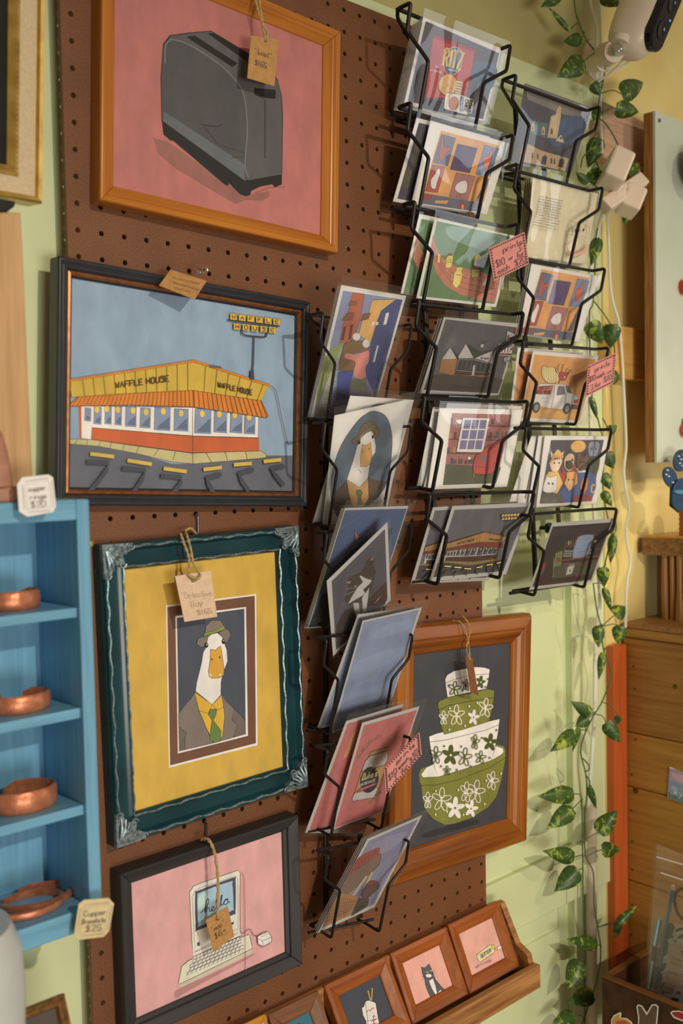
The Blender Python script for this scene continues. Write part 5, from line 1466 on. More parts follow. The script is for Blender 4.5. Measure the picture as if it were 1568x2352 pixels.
# wooden necklace display standing on the blue shelf
oak = wood('pale_oak_board', '#b98d5c', '#a57a4a', 'z', 30, 0.5)
db = thing('display_board', 'tall pale oak board standing on the blue shelf', 'board', U((30, 1140), y=-0.06))
q = [U(p, y=-0.058) for p in ((-60, 1150), (78, 1140), (66, 900), (56, 640), (48, 488), (-60, 486))]
q[0].z = q[1].z = zt
MB().prism(q, (0, 0.014, 0)).build('oak_panel', oak, db, False, 0.001)
st = thing('jewelry_stand', 'rosy wooden jewellery stand in front of the oak board', 'stand', U((10, 1140), y=-0.085))
rose = wood('rosy_wood', '#a8745a', '#92604a', 'x', 20, 0.5)
c0 = U((2, 1135), y=-0.075); c0.z = zt
MB().box(c0.x - 0.05, c0.x + 0.018, -0.088, -0.062, zt, zt + 0.013).build('base_block', rose, st, False, 0.002)
MB().lathe((c0.x - 0.008, -0.075, zt + 0.013), (0, 0, 1), [(0.017, 0), (0.017, 0.01), (0.014, 0.03), (0.010, 0.045), (0.006, 0.052)], 20).build('rounded_post', rose, st, True)
# lower left: pale jar and a small gold frame
pj = thing('storage_jar', 'pale grey plastic tub under the blue shelf', 'tub', U((40, 2350), y=-0.12))
p0 = U((86, 2260), y=-0.13)
MB().lathe((p0.x - 0.062, -0.10, p0.z - 0.10), (0, 0, 1), [(0.054, 0), (0.056, 0.01), (0.060, 0.10), (0.058, 0.135), (0.052, 0.150), (0.05, 0.155)], 40).build('tub_body', paint('pale_grey_plastic', '#b8b4a8', '#aeaa9e', 20, 0.35), pj, True)
fq = [(-75, 2560), (190, 2470), (152, 2290), (-110, 2372)]
a = U(fq[2], y=-0.055)
gq = lean([fq[0], fq[1], fq[2], fq[3]], -0.055)
o, ex, ez, n, W, H = gq
bronze = paint('bronze_frame', '#8a6030', '#6a4420', 200, 0.35, 0.3, metal=0.5)
lf = thing('framed_painting', 'bronze framed picture corner at the bottom left under the shelf', 'picture', o + ex * W / 2)
rails(lf, o - n * 0.012, ex, ez, n, W, H, [(0, 0), (0, 0.010), (0.0015, 0.012), (0.006, 0.009), (0.008, 0.010), (0.0095, 0.007), (0.0095, 0)], bronze, 'bronze_rail', 0.0004)
mbd, cl = board(o - n * 0.012, ex, ez, n, W, H, 0.008, 0.006)
mbd.build('dark_print', paint('dusky_print', '#4a4238', '#3a332c', 20, 0.3), lf)

# ================================================================ RIGHT SIDE
pine_x = wood('pine_cleat', '#c99a52', '#b5833e', 'x', 22, 0.5)
pinkwood = wood('rosy_raw_pine', '#bf9878', '#ab8264', 'x', 30, 0.6)
ply = wood('plywood_edge', '#a9703a', '#7c4a1e', 'z', 60, 0.5)
def wall_block(name, label, px, y, th, mat, cat):
    q = [U(p, y=y) for p in px]
    t = thing(name, label, cat, q[0])
    MB().prism(q, (0, th, 0)).build('block', mat, t, False, 0.0015)
wall_block('wood_cleat', 'short yellow pine cleat behind the white cord', ((1404, 868), (1486, 874), (1488, 758), (1404, 745)), -0.004, 0.026, pine_x, 'cleat')
wall_block('wood_cleat', 'rosy pine cleat behind the ivy near the camera', ((1386, 362), (1500, 390), (1500, 290), (1386, 232)), -0.004, 0.026, pinkwood, 'cleat')
MY = -0.05
panel_c = [U(p, y=MY) for p in ((1512, 1062), (1512, 1062), (1500, 255), (1500, 255))]
mx0 = (U((1513, 1062), y=MY).x + U((1499, 252), y=MY).x) / 2
mz0, mz1 = U((1512, 1062), y=MY).z, U((1499, 252), y=MY).z
mpan = thing('mint_panel', 'pale mint plywood panel with raw wood edge, right of the corner', 'panel', (mx0 + 0.15, MY, mz0))
mintpale = paint('pale_mint_gloss', '#bfbfa6', '#b6b69c', 14, 0.35, 0.1)
MB().box(mx0, mx0 + 0.30, MY, MY + 0.004, mz0, mz1).build('painted_face', mintpale, mpan)
MB().box(mx0, mx0 + 0.30, MY + 0.004, MY + 0.020, mz0, mz1).build('plywood_core', ply, mpan)
MB().lathe(U((1513, 277), y=MY), (0, -1, 0), [(0.003, 0), (0.003, 0.0015), (0.0015, 0.002)], 14).build('screw', steel, mpan, True)
kn = U((1575, 392), y=MY)
hat = MB().lathe(kn, (0, -1, 0), [(0.006, 0), (0.006, 0.012), (0.030, 0.014), (0.036, 0.022), (0.033, 0.034), (0.02, 0.042), (0.004, 0.045)], 28).build('round_knob', paint('black_rubber', '#1e1a18', '#171413', 30, 0.45), None, True)
tag(hat, 'large black round knob on the mint panel', 'knob')
lb = U((1566, 660), y=MY)
lady = thing('ladybird_charm', 'red ladybird cut out with black spots on the mint panel', 'charm', lb)
redm = paint('red_gloss_paint', '#b8351f', '#a62c18', 30, 0.3)
MB().lathe(lb, (0, -1, 0), [(0.012, 0), (0.0125, 0.004), (0.010, 0.008), (0.004, 0.0095)], 20).build('wing_case', redm, lady, True)
for dx, dz in ((-0.006, 0.007), (-0.006, -0.007), (0.004, 0.0)):
    MB().lathe(lb + Vector((dx, -0.007, dz)), (0, -1, 0), [(0.0028, 0), (0.0025, 0.0015), (0.001, 0.002)], 10).build('spot', wire, lady)
MB().box(lb.x - 0.0125, lb.x + 0.0125, lb.y - 0.0098, lb.y - 0.008, lb.z - 0.0006, lb.z + 0.0006).build('seam', wire, lady)
ch = U((1567, 988), y=MY)
cher = thing('fruit_charm', 'rosy fruit charm with green leaf on the mint panel', 'charm', ch)
MB().lathe(ch, (0, -1, 0), [(0.010, 0), (0.011, 0.004), (0.008, 0.008), (0.003, 0.009)], 18).build('fruit', paint('rosy_gloss', '#b04a4a', '#9a3c40', 30, 0.3), cher, True)
MB().prism([ch + Vector((a, -0.001, b)) for a, b in ((-0.004, 0.009), (-0.002, 0.018), (0.006, 0.020), (0.005, 0.010))], (0, -0.003, 0)).build('leaf', paint('leaf_gloss', '#5a7a30', '#4a6a26', 30, 0.4), cher)
bc = thing('galaxy_charm', 'dark blue speckled cut out with round lobes hanging over the ledge', 'charm', U((1548, 1170), y=-0.075))
bluegal = paint('navy_speckled_gloss', '#24405e', '#1b3048', 60, 0.3)
def disc(cx, cy, rx, ry, rot, y, mat, name, par):
    c_, s_ = math.cos(math.radians(rot)), math.sin(math.radians(rot))
    MB().prism([U((cx + rx * math.cos(t * 0.3142) * c_ - ry * math.sin(t * 0.3142) * s_, cy + rx * math.cos(t * 0.3142) * s_ + ry * math.sin(t * 0.3142) * c_), y=y) for t in range(20)], (0, -0.003, 0)).build(name, mat, par, False, 0.0005)
disc(1536, 1096, 15, 25, -18, -0.072, bluegal, 'lobe', bc)
disc(1560, 1058, 16, 26, 8, -0.072, bluegal, 'lobe', bc)
disc(1560, 1135, 20, 38, 8, -0.076, bluegal, 'body', bc)
for x, y in ((1530, 1080), (1533, 1094), (1542, 1108), (1556, 1048), (1561, 1055), (1566, 1044), (1558, 1064), (1527, 1090), (1564, 1070)):
    disc(x, y, 1.6, 1.6, 0, -0.0755, whitetag, 'speck', bc)
disc(1558, 1130, 14, 5, 5, -0.0793, paint('teal_band', '#3f7f8a', '#357080', 40, 0.4), 'band', bc)
MB().prism([U(p, y=-0.07) for p in ((1538, 1110), (1546, 1115), (1542, 1158), (1562, 1172), (1556, 1178), (1536, 1162))], (0, -0.003, 0)).build('dark_side_strip', paint('dark_green_gloss', '#26331f', '#1c2818', 40, 0.4), bc)  # dark green strip along one side of the body

# yellow stretch of wall, orange lower part, corner cabinet
xg = U((1383, 1000), y=WALLY).x
struct(MB().box(xg, 2.2, WALLY - 0.003, WALLY + 0.01, 0.3, 2.9).build('wall_side', yellow))
xc = U((1430, 1800), y=0.015).x
orange = wood('orange_painted_post', '#b4521f', '#a34618', 'z', 16, 0.45)
zo = U((1405, 1487), y=0.004).z
post = thing('corner_post', 'orange red painted post between the ivy and the plank cabinet', 'post', ((xg + xc) / 2, 0.01, 0.4))
MB().box(xg, xc - 0.003, 0.004, WALLY - 0.003, 0.35, zo).build('post', orange, post, False, 0.002)
cab = thing('plank_cabinet', 'knotty pine plank cabinet side in the corner', 'cabinet', (xc + 0.2, -0.2, 0.4))
knotty = wood('knotty_pine', '#96662c', '#7a4c1c', 'y', 26, 0.45)
knotty2 = wood('pale_knotty_pine', '#a5742f', '#8c5c22', 'y', 22, 0.45)
zs = [U((1431, v), x=xc).z for v in (1437, 1462, 1679, 1803, 2017, 2187, 2400)]
def prow(a, b, mat, out=0.0, name='plank'):
    MB().box(xc - out, xc + 0.02, -0.42, 0.012, b + 0.0008, a - 0.0008).build(name, mat, cab, False, 0.0012)
prow(zs[0], zs[1], knotty, 0.004, 'top_moulding')
for i, mt in zip(range(1, 6), (knotty, knotty2, knotty2, knotty2, knotty2)): prow(zs[i], zs[i + 1], mt)
MB().box(xc - 0.004, xc + 0.45, -0.42, 0.012, zs[0] - 0.004, zs[0] + 0.006).build('cabinet_top', wood('cabinet_top_wood', '#8f6232', '#754a20', 'x', 24, 0.5), cab, False, 0.001)
nail = paint('dark_nail_head', '#3a2a1c', '#30221a', 60, 0.5, metal=0.5)
for v in ((1455, 1530), (1458, 1582), (1459, 1699), (1451, 1779), (1450, 1862), (1452, 1932), (1452, 1998), (1452, 2078), (1450, 2146)):
    MB().lathe(U(v, x=xc), (-1, 0, 0), [(0.0016, 0), (0.0013, 0.0006)], 10).build('nail', nail, cab)
for v, r in (((1459, 1816), 0.005), ((1550, 1577), 0.004)):
    MB().lathe(U(v, x=xc), (-1, 0, 0), [(r, 0), (r * 0.9, 0.0003)], 16).build('knot', paint('pine_knot', '#5a3416', '#4a2810', 200, 0.5), cab)
pc = [U(p, x=xc - 0.001) for p in ((1533, 1832), (1600, 1856), (1602, 1788), (1538, 1761))]
post_c = thing('postcard', 'lavender and blue watercolour postcard on the plank cabinet', 'postcard', pc[0])
MB().prism(pc, (-0.0006, 0, 0)).build('card', whitetag, post_c)
P = Pic(pc[0] + Vector((-0.0008, 0, 0)), (-1, 0, 0), pc)
P.f('#a890a4', '1535,1764 1610,1780 1610,1860 1535,1830').f('#7f8fa8', '1535,1790 1560,1800 1610,1810 1610,1860 1534,1830', 0).f('#c0a0a8', '1540,1775 1570,1782 1600,1800 1560,1796', 1).f('#5f7a80', '1534,1818 1570,1826 1610,1845 1610,1860 1534,1832')
P.t('#e0d8e0', 1.6, 'Sky', (1540, 1822), (1566, 1832), (1543, 1806))
P.build('picture', post_c)
# live edge stool on the cabinet
zsb = zs[0] + 0.006
xs_ = U((1488, 1250), y=-0.005).x
z1, z0_ = U((1488, 1232), x=xs_).z, U((1488, 1284), x=xs_).z
stool = thing('live_edge_stool', 'small live edge slab on rough sticks standing on the cabinet', 'stool', (xs_ + 0.1, -0.1, zsb))
bark = paint('rough_bark', '#8a6236', '#5e3c1c', 160, 0.8, 0.9)
random.seed(5)
edge = []
for k in range(14):
    t = k / 13
    edge.append((xs_ + 0.010 * math.sin(t * 9) + 0.004 * random.random() + 0.02 * t, 0.008 - 0.36 * t))
slab = [(x, y, z0_ + 0.006) for x, y in edge] + [(xs_ + 0.25, -0.352, z0_ + 0.006), (xs_ + 0.25, 0.008, z0_ + 0.006)]
MB().prism(slab, (0, 0, z1 - z0_ - 0.010)).build('bark_edge', bark, stool)
MB().prism([(x + 0.002, y, z1 - 0.004) for x, y, z in slab], (0, 0, 0.005)).build('slab_top', wood('slab_top_wood', '#b8803c', '#a06a2c', 'x', 14, 0.35), stool, False, 0.001)
for k in range(7):
    px_ = 1527 + k * 17
    p = U((px_, 1360), x=xs_ + 0.022)
    r_ = 0.005 + 0.002 * random.random()
    MB().tube([(p.x + 0.003 * random.random(), p.y, zsb), (p.x + 0.004 * random.random(), p.y + 0.003 * random.random(), (zsb + z0_) / 2), (p.x, p.y, z0_ + 0.008)], [r_ * 1.1, r_, r_ * 0.9], 7).build('stick_leg', wood('stick_wood', '#9a6a34', '#7a4e22', 'z', 40, 0.6), stool, True)
MB().box(xs_ + 0.035, xs_ + 0.05, -0.32, 0.0, zsb, z0_ + 0.007).build('back_panel', paint('painted_shade_wood', '#5a3a1c', '#4a2e16', 40, 0.6), stool)  # dark brown panel stands in for the shade under the slab
fig = thing('terracotta_bottle', 'terracotta ribbed bottle standing on the live edge stool', 'bottle', U((1580, 1240), x=xs_ + 0.06))
p = U((1583, 1235), x=xs_ + 0.05); p.z = z1 + 0.001
MB().lathe(p, (0, 0, 1), [(0.016, 0)] + [(0.017 - 0.0012 * (k % 2), 0.004 * k + 0.002) for k in range(12)] + [(0.010, 0.055)], 20).build('ribbed_body', paint('terracotta', '#a05830', '#8a4624', 40, 0.6), fig, True)

# dark crate with stickers, bottom right
CY = -0.075
cr = U((1381, 2240), y=CY)
dk = paint('dark_walnut_crate', '#4a2c18', '#2a170d', 50, 0.6, 0.4, (0.2, 1, 1), spec=0.2)
edgew = paint('worn_crate_rim', '#7a4a22', '#4a2e1a', 90, 0.55, 0.4, (0.3, 0.3, 1), spec=0.2)
crate = thing('wooden_crate', 'dark stained wooden crate with stickers at the bottom right', 'crate', (cr.x + 0.08, CY - 0.12, cr.z - 0.16))
xk = xc - 0.006
MB().box(cr.x, cr.x + 0.010, CY - 0.26, CY, cr.z - 0.16, cr.z - 0.003).build('side_board', dk, crate, False, 0.0015)
MB().box(cr.x + 0.010, xk, CY - 0.010, CY, cr.z - 0.16, cr.z - 0.003).build('end_board', dk, crate, False, 0.0015)
MB().box(xk - 0.010, xk, CY - 0.26, CY - 0.010, cr.z - 0.16, cr.z - 0.003).build('side_board', dk, crate, False, 0.0015)
MB().box(cr.x + 0.010, xk - 0.010, CY - 0.26, CY - 0.010, cr.z - 0.16, cr.z - 0.152).build('bottom_board', dk, crate)
MB().box(cr.x - 0.0005, cr.x + 0.0105, CY - 0.26, CY, cr.z - 0.003, cr.z).build('rim', edgew, crate, False, 0.001)
MB().box(cr.x + 0.0105, xk, CY - 0.0105, CY, cr.z - 0.003, cr.z).build('rim', edgew, crate, False, 0.001)
def sticker(label, s, shapes):
    q = [U(CR['bx'](p), x=cr.x - 0.0004) for p in pts(s)]
    t = thing('sticker', label, 'sticker', q[0], 'stickers on the dark crate')
    MB().prism(q, (-0.0003, 0, 0)).build('sticker_backing', whitetag, t)
    P = Pic(q[0] + Vector((-0.0005, 0, 0)), (-1, 0, 0), [U(p, x=cr.x - 0.0009) for p in ((1300, 2200), (1700, 2200), (1700, 2500), (1300, 2500))])
    P.use('bx')
    for a in shapes: P.f(*a)
    P.build('sticker_print', t)
sticker('orange flame shaped sticker on the dark crate', '270,2420 275,2290 310,2225 400,2180 425,2190 410,2260 500,2265 570,2320 610,2420', [('#c98a3c', '285,2420 290,2300 325,2240 395,2205 390,2270 490,2285 555,2330 590,2420'), ('#b0502c', '340,2420 345,2310 470,2300 540,2350 560,2420')])
sticker('brown rabbit ears sticker on the dark crate', '660,2420 665,2250 640,2100 665,2065 720,2085 790,2190 860,2070 920,2062 960,2100 945,2300 930,2420', [('#5a4630', '675,2420 682,2250 658,2110 675,2085 712,2105 790,2230 868,2090 915,2082 942,2110 925,2300 912,2420')])
sticker('red strawberry sticker on the dark crate', '1130,2190 1160,2160 1260,2155 1400,2210 1400,2330 1300,2310 1180,2260', [('#9a1c24', '1150,2195 1170,2178 1260,2175 1400,2228 1400,2310 1300,2290 1195,2245')])
# zip bag with pens and a floral card standing in the crate
bx = cr.x + 0.045
def pz(p, x): return U(CR['bx'](p), x=x)
bagm = sleeve_mat().copy()
bagm.name = 'milky_bag_film'
[n for n in bagm.node_tree.nodes if n.type == 'MIX_SHADER'][1].inputs[0].default_value = 0.10
bg = thing('zip_bag', 'clear zip bag with floral card and marker standing in the crate', 'bag', pz((900, 1900), bx))
sag = [pz(p, bx - 0.006) for p in pts('780,1840 1700,2150 1700,60 940,-260')]
MB().add(sag, [(0, 1, 2, 3)]).build('front_film', bagm, bg)
sag = [pz(p, bx + 0.008) for p in pts('740,1840 1700,2150 1700,40 905,-280')]
MB().add(sag, [(0, 1, 2, 3)]).build('back_film', bagm, bg)
for a, b in (('930,-75 1700,150'), ('990,155 1700,390')) if False else (((930, -75), (1700, 150)), ((990, 155), (1700, 390))):
    MB().tube([pz(a, bx - 0.0065), pz(b, bx - 0.0065)], 0.0009, 6).build('zip_seam', whitetag, bg)
fc = [pz(p, bx) for p in pts('940,2000 1700,2250 1700,1000 1100,870')]
MB().prism(fc, (0.0006, 0, 0)).build('floral_card', whitetag, bg)
P = Pic(fc[0] + Vector((-0.0002, 0, 0)), (-1, 0, 0), fc)
P.use('bx')
random.seed(9)
for x, y, rx, ry, r, cc in ((1120, 1000, 60, 130, 15, '#6a7a38'), (1060, 1250, 45, 120, 10, '#5f7034'), (1260, 980, 70, 22, -20, '#55604a'), (1290, 1080, 60, 25, -25, '#55604a'), (1030, 1520, 35, 70, 30, '#4a4a7a'), (980, 1690, 30, 80, 10, '#4f4f86'), (1080, 1830, 110, 80, 20, '#b8804a'), (1075, 1830, 60, 45, 20, '#c99a68'), (1200, 2000, 60, 30, 0, '#4a5a34'), (1180, 950, 20, 20, 0, '#6a6a60'), (1160, 1090, 22, 22, 0, '#6a6a60'), (1210, 1150, 20, 20, 0, '#6a6a60'), (1250, 1900, 40, 26, 0, '#5a6a50'), (1030, 1900, 26, 20, 0, '#4a5a34')):
    P.e(cc, x, y, rx, ry, r)
P.f('#d2b9a0', '1105,1190 1180,1180 1700,1300 1700,1960 1060,1790 1090,1400')
P.f('#55483c', '1290,1290 1330,1270 1400,1280 1400,1400 1310,1390')
P.t('#6a5a4c', 8, 'Vivino', (1155, 1415), (1300, 1450), (1160, 1370)).t('#6a5a4c', 8, 'Vivino', (1145, 1480), (1300, 1520), (1150, 1435))
for y in (1580, 1610, 1770): P.l('#8a7868', 9, [(1110, y), (1320, y + 55)])
P.build('card_print', bg)
pen = thing('blue_pen', 'sky blue pen with white end inside the zip bag', 'pen', pz((930, 1850), bx - 0.003))
MB().tube([pz((920, 1850), bx - 0.002), pz((1000, 1350), bx - 0.002), pz((1090, 850), bx - 0.002), pz((1150, 520), bx - 0.002), pz((1160, 400), bx - 0.002)], [0.0022, 0.0024, 0.0024, 0.0030, 0.0030], 10).build('barrel', paint('sky_blue_plastic', '#4f93ae', '#4585a0', 30, 0.35), pen, True)
MB().tube([pz((1160, 400), bx - 0.002), pz((1172, 340), bx - 0.002)], 0.0026, 10).build('end_cap', whitetag, pen, True)
mk = thing('grey_marker', 'pale grey marker beside the blue pen in the zip bag', 'pen', pz((800, 1830), bx - 0.003))
MB().tube([pz((830, 1830), bx - 0.002), pz((890, 1420), bx - 0.002)], 0.0042, 12).build('barrel', paint('grey_plastic', '#8f958c', '#82887f', 30, 0.4), mk, True)
MB().tube([pz((890, 1420), bx - 0.002), pz((910, 1230), bx - 0.002)], 0.0040, 12).build('grip_band', paint('dark_grey_plastic', '#6a6c64', '#5e6058', 30, 0.4), mk, True)
MB().tube([pz((915, 1200), bx - 0.002), pz((985, 820), bx - 0.002)], 0.0044, 12).build('cap', paint('pale_blue_plastic', '#93aeb4', '#86a2a8', 30, 0.4), mk, True)
rg = thing('brown_coil', 'coil of brown cord inside the zip bag', 'cord', pz((1300, 620), bx + 0.003))
cc = pz((1330, 620), bx + 0.003)
MB().tube([cc + Vector((0.001 * k * 0.02, math.cos(k * 0.31416) * (0.016 - 0.00004 * k), math.sin(k * 0.31416) * (0.024 - 0.00006 * k))) for k in range(61)], 0.0013, 6).build('coil', paint('brown_cord', '#6b4030', '#5a3426', 60, 0.6), rg, True)

# ================================================================ CAMERA, ADAPTER, CABLES
ivory = paint('ivory_plastic', '#d6bfa4', '#d0b89c', 20, 0.35)
def scr(p, y): return U(p, y=y)
cw = U((1478, 22), y=-0.10)
bup = (RX * 0.38 - RY * 0.92).normalized()
fn = (RX * 0.82 - RZ * 0.55); fn = (fn - bup * fn.dot(bup)).normalized()
sd = bup.cross(fn)
sc_ = thing('security_camera', 'ivory security camera with glossy black face in the top right corner', 'camera', cw)
m = MB()
v, f = [], []
n1, n2 = 20, 28
for i in range(n1 + 1):
    a = -math.pi / 2 + math.pi * i / n1
    for j in range(n2):
        b = 6.28318 * j / n2
        def sp(x, e): return math.copysign(abs(x) ** e, x)
        v.append(cw + bup * (0.072 * sp(math.sin(a), 0.6)) + fn * (0.036 * sp(math.cos(a), 0.6) * sp(math.cos(b), 0.75)) + sd * (0.032 * sp(math.cos(a), 0.6) * sp(math.sin(b), 0.9)))
for i in range(n1):
    for j in range(n2): f.append((i * n2 + j, i * n2 + (j + 1) % n2, (i + 1) * n2 + (j + 1) % n2, (i + 1) * n2 + j))
m.add(v, f).build('body', ivory, sc_, True)
def stad(hw, hl, off, th, name, mat, par, bev=0.0):
    q = []
    for k in range(24):
        a = 6.28318 * k / 24
        q.append(cw + fn * off + sd * (hw * math.cos(a)) + bup * ((hl - hw) * (1 if math.sin(a) >= 0 else -1) + hw * math.sin(a)))
    return MB().prism(q, fn * th).build(name, mat, par, False, bev)
gblack = paint('glossy_black_plastic', '#14151c', '#101118', 30, 0.06)
face = stad(0.024, 0.060, 0.026, 0.0135, 'lens_face', gblack, sc_, 0.003)
for t_, r in ((-0.030, 0.013), (0.010, 0.013)):
    MB().lathe(cw + bup * t_ + fn * 0.0392, fn, [(r, 0), (r, 0.0012), (r * 0.75, 0.0015), (r * 0.6, 0.0006)], 24).build('lens_ring', gblack, face, True)
def glow(name, col, s):
    mm, t, bs = nt(name)
    bs.inputs['Base Color'].default_value = (*col, 1)
    bs.inputs['Emission Color'].default_value = (*col, 1)
    bs.inputs['Emission Strength'].default_value = s
    return mm
MB().lathe(cw + bup * -0.008 + sd * 0.012 + fn * 0.0392, fn, [(0.0016, 0), (0.0012, 0.001)], 10).build('status_light', glow('blue_status_light', (0.05, 0.15, 1.0), 3.0), face)
R1 = CR['r1']
chrome = paint('chrome', '#c8c4bc', '#bcb8b0', 30, 0.12, metal=1.0)
kb = scr(R1((930, 490)), -0.085)
MB().lathe(kb, -fn * 0.2 + bup, [(0.0065, -0.006), (0.008, 0.0), (0.0065, 0.006), (0.003, 0.008), (0.003, 0.022)], 20).build('ball_joint', chrome, sc_, True)
MB().lathe(scr(R1((968, 395)), -0.088), bup, [(0.013, -0.005), (0.014, 0), (0.014, 0.004), (0.011, 0.006)], 20).build('mount_collar', ivory, sc_, True)
a, b = scr(R1((900, 500)), -0.075), scr(R1((700, 590)), -0.01)
MB().tube([a, a.lerp(b, 0.35), a.lerp(b, 0.6), b], [0.015, 0.017, 0.012, 0.018], 20).build('mount_arm', ivory, sc_, True)
bb = U(R1((680, 600)), y=WALLY)
MB().lathe(bb, (0, -1, 0), [(0.030, 0), (0.030, 0.006), (0.022, 0.014), (0.016, 0.030)], 28).build('mount_base', ivory, sc_, True)
# adapters
adp = thing('power_adapter', 'blocky ivory power adapters plugged into a tap in the corner', 'adapter', U((1430, 440), y=-0.02))
def rbox(center, a, b, c, name, bev=0.004):
    return MB().obox(center - a / 2 - b / 2 - c / 2, a, b, c).build(name, ivory, adp, False, bev)
tow = Vector((-0.55, -0.80, 0.25)).normalized()
ua = (RX * 0.93 + RY * 0.42); ua = (ua - tow * ua.dot(tow)).normalized()
ub = tow.cross(ua)
if ub.z < 0: ub = -ub
rbox(U((1413, 390), y=-0.055), ua * 0.033, ub * 0.052, tow * 0.042, 'adapter_block')
pa, pb = U((1387, 474), y=-0.048), U((1476, 412), y=-0.052)
tv = (pb - pa); tn = tow.cross(tv.normalized()).normalized()
MB().obox(pa - tn * 0.011 - tow * 0.014, tv, tn * 0.022, tow * 0.024).build('plug_tap', ivory, adp, False, 0.003)
rbox(U((1448, 462), y=-0.055), ua * 0.030, ub * 0.040, tow * 0.036, 'adapter_block')
for k in range(5):
    c_ = U((1428 + k * 5, 437 - k * 4), y=-0.070)
    MB().tube([c_ + ub * 0.004, c_ - ub * 0.004], 0.0007, 6).build('grip_rib', ivory, adp)
white = paint('white_cable', '#d8cdb8', '#d0c4ae', 30, 0.4)
def near(p, y=-0.012):
    return U(p, y=y)
def cable(label, P, r, y=-0.008, mat=None, name='cable'):
    o = MB().tube(smooth_path([U(p[:2], y=(p[2] if len(p) > 2 else y)) for p in P], 6), r, 8).build(name, mat or white, None, True)
    return tag(o, label, 'cable')
cable('white cord hanging down over the yellow wall in waves', [(1392, 485, -0.04), (1395, 520), (1398, 580), (1400, 640), (1406, 690), (1420, 740), (1426, 800), (1430, 860), (1433, 920), (1436, 980), (1437, 1030), (1432, 1080), (1436, 1120), (1444, 1170), (1437, 1210), (1440, 1250), (1447, 1290), (1440, 1330), (1437, 1380), (1436, 1440, 0.0)], 0.0022)
cable('white cord running from the tap down behind the print rack', [(1386, 482, -0.04), (1372, 530), (1358, 600), (1350, 700), (1352, 850), (1356, 1000), (1362, 1150), (1372, 1300), (1377, 1380), (1370, 1440), (1366, 1500), (1365, 1620), (1358, 1740), (1350, 1850, 0.008)], 0.0030)
cable('ivory cable coming down from the ceiling to the hook', [(1352, -20), (1358, 20), (1368, 60), (1369, 110), (1368, 180)], 0.0020, 0.0)
cable('ivory cable dropping from the camera to the adapter', [(1376, -20), (1379, 60), (1382, 120), (1379, 200), (1380, 280), (1383, 350, -0.05)], 0.0018, -0.004)
cable('ivory cable looping from the camera plug to the hook', [(1462, 112, -0.09), (1445, 140, -0.06), (1410, 160, -0.04), (1385, 162, -0.03), (1372, 150, -0.03), (1385, 125, -0.05), (1405, 100, -0.07), (1428, 98, -0.08), (1437, 118, -0.08), (1432, 135, -0.07), (1400, 168, -0.04), (1372, 188, -0.02)], 0.0016)
pl_ = thing('cable_plug', 'ivory plug of the camera cable', 'plug', U((1465, 100), y=-0.092))
MB().obox(U((1452, 118), y=-0.094), RX * 0.010, bup * 0.022, -RZ * 0.008).build('plug_body', ivory, pl_, False, 0.002)
MB().obox(U((1468, 108), y=-0.094), RX * 0.016 + RY * 0.008, bup * 0.003, -RZ * 0.006).build('rubber_flap', ivory, pl_, False, 0.001)
pipe = MB().tube([U((1357, 1852), y=0.012), U((1358, 2352), y=0.012), U((1358, 2600), y=0.012)], 0.009, 16).build('corner_pipe', paint('pinkish_white_paint', '#cbb89c', '#c0ac90', 20, 0.45), None, True)
tag(pipe, 'pinkish white painted pipe at the foot of the corner', 'pipe')
ck = thing('cup_hook', 'small chrome hook holding the camera cable', 'hook', U((1375, 190), y=0.0))
MB().tube(smooth_path([U(p, y=-0.01) for p in ((1366, 196), (1372, 186), (1381, 186), (1384, 196), (1380, 204))], 5), 0.0022, 8).build('hook_wire', chrome, ck, True)
sk = MB().lathe(U((1241, 1212), y=WALLY), (0, -1, 0), [(0.003, 0), (0.003, 0.012), (0.008, 0.013), (0.008, 0.017), (0.004, 0.019)], 16).build('wall_knob', wire, None, True)
tag(sk, 'small black knob on the green wall between the racks', 'knob')

# ================================================================ IVY
def leaf_mat():
    m, t, bs = nt('variegated_leaf')
    v = coords(t, (70, 70, 70))
    n = N(t, 'ShaderNodeTexNoise'); n.inputs['Detail'].default_value = 3; n.inputs['Scale'].default_value = 1.0; n.inputs['Distortion'].default_value = 1.5
    t.links.new(v, n.inputs['Vector'])
    r = N(t, 'ShaderNodeValToRGB')
    e = r.color_ramp.elements
    e[0].position = 0.0; e[0].color = (*alb('#24351a'), 1)
    e[1].position = 0.55; e[1].color = (*alb('#3a5220'), 1)
    x = e.new(0.64); x.color = (*alb('#8a9430'), 1)
    t.links.new(n.outputs[0], r.inputs[0])
    t.links.new(r.outputs[0], bs.inputs['Base Color'])
    bs.inputs['Roughness'].default_value = 0.38
    return m
lm = leaf_mat()
stemm = paint('green_vine_stem', '#4a5a2c', '#3c4a22', 90, 0.5)
XS = U((1425, 1000), y=0.0).x
def vp(p, off=0.0):
    """the ivy hangs a few centimetres off the wall; right of the corner it hugs it"""
    y = -0.022 + off
    if p[0] > 1385: y = -0.022 + off - min(0.02, (p[0] - 1385) * 0.0004)
    return U(p, y=y)
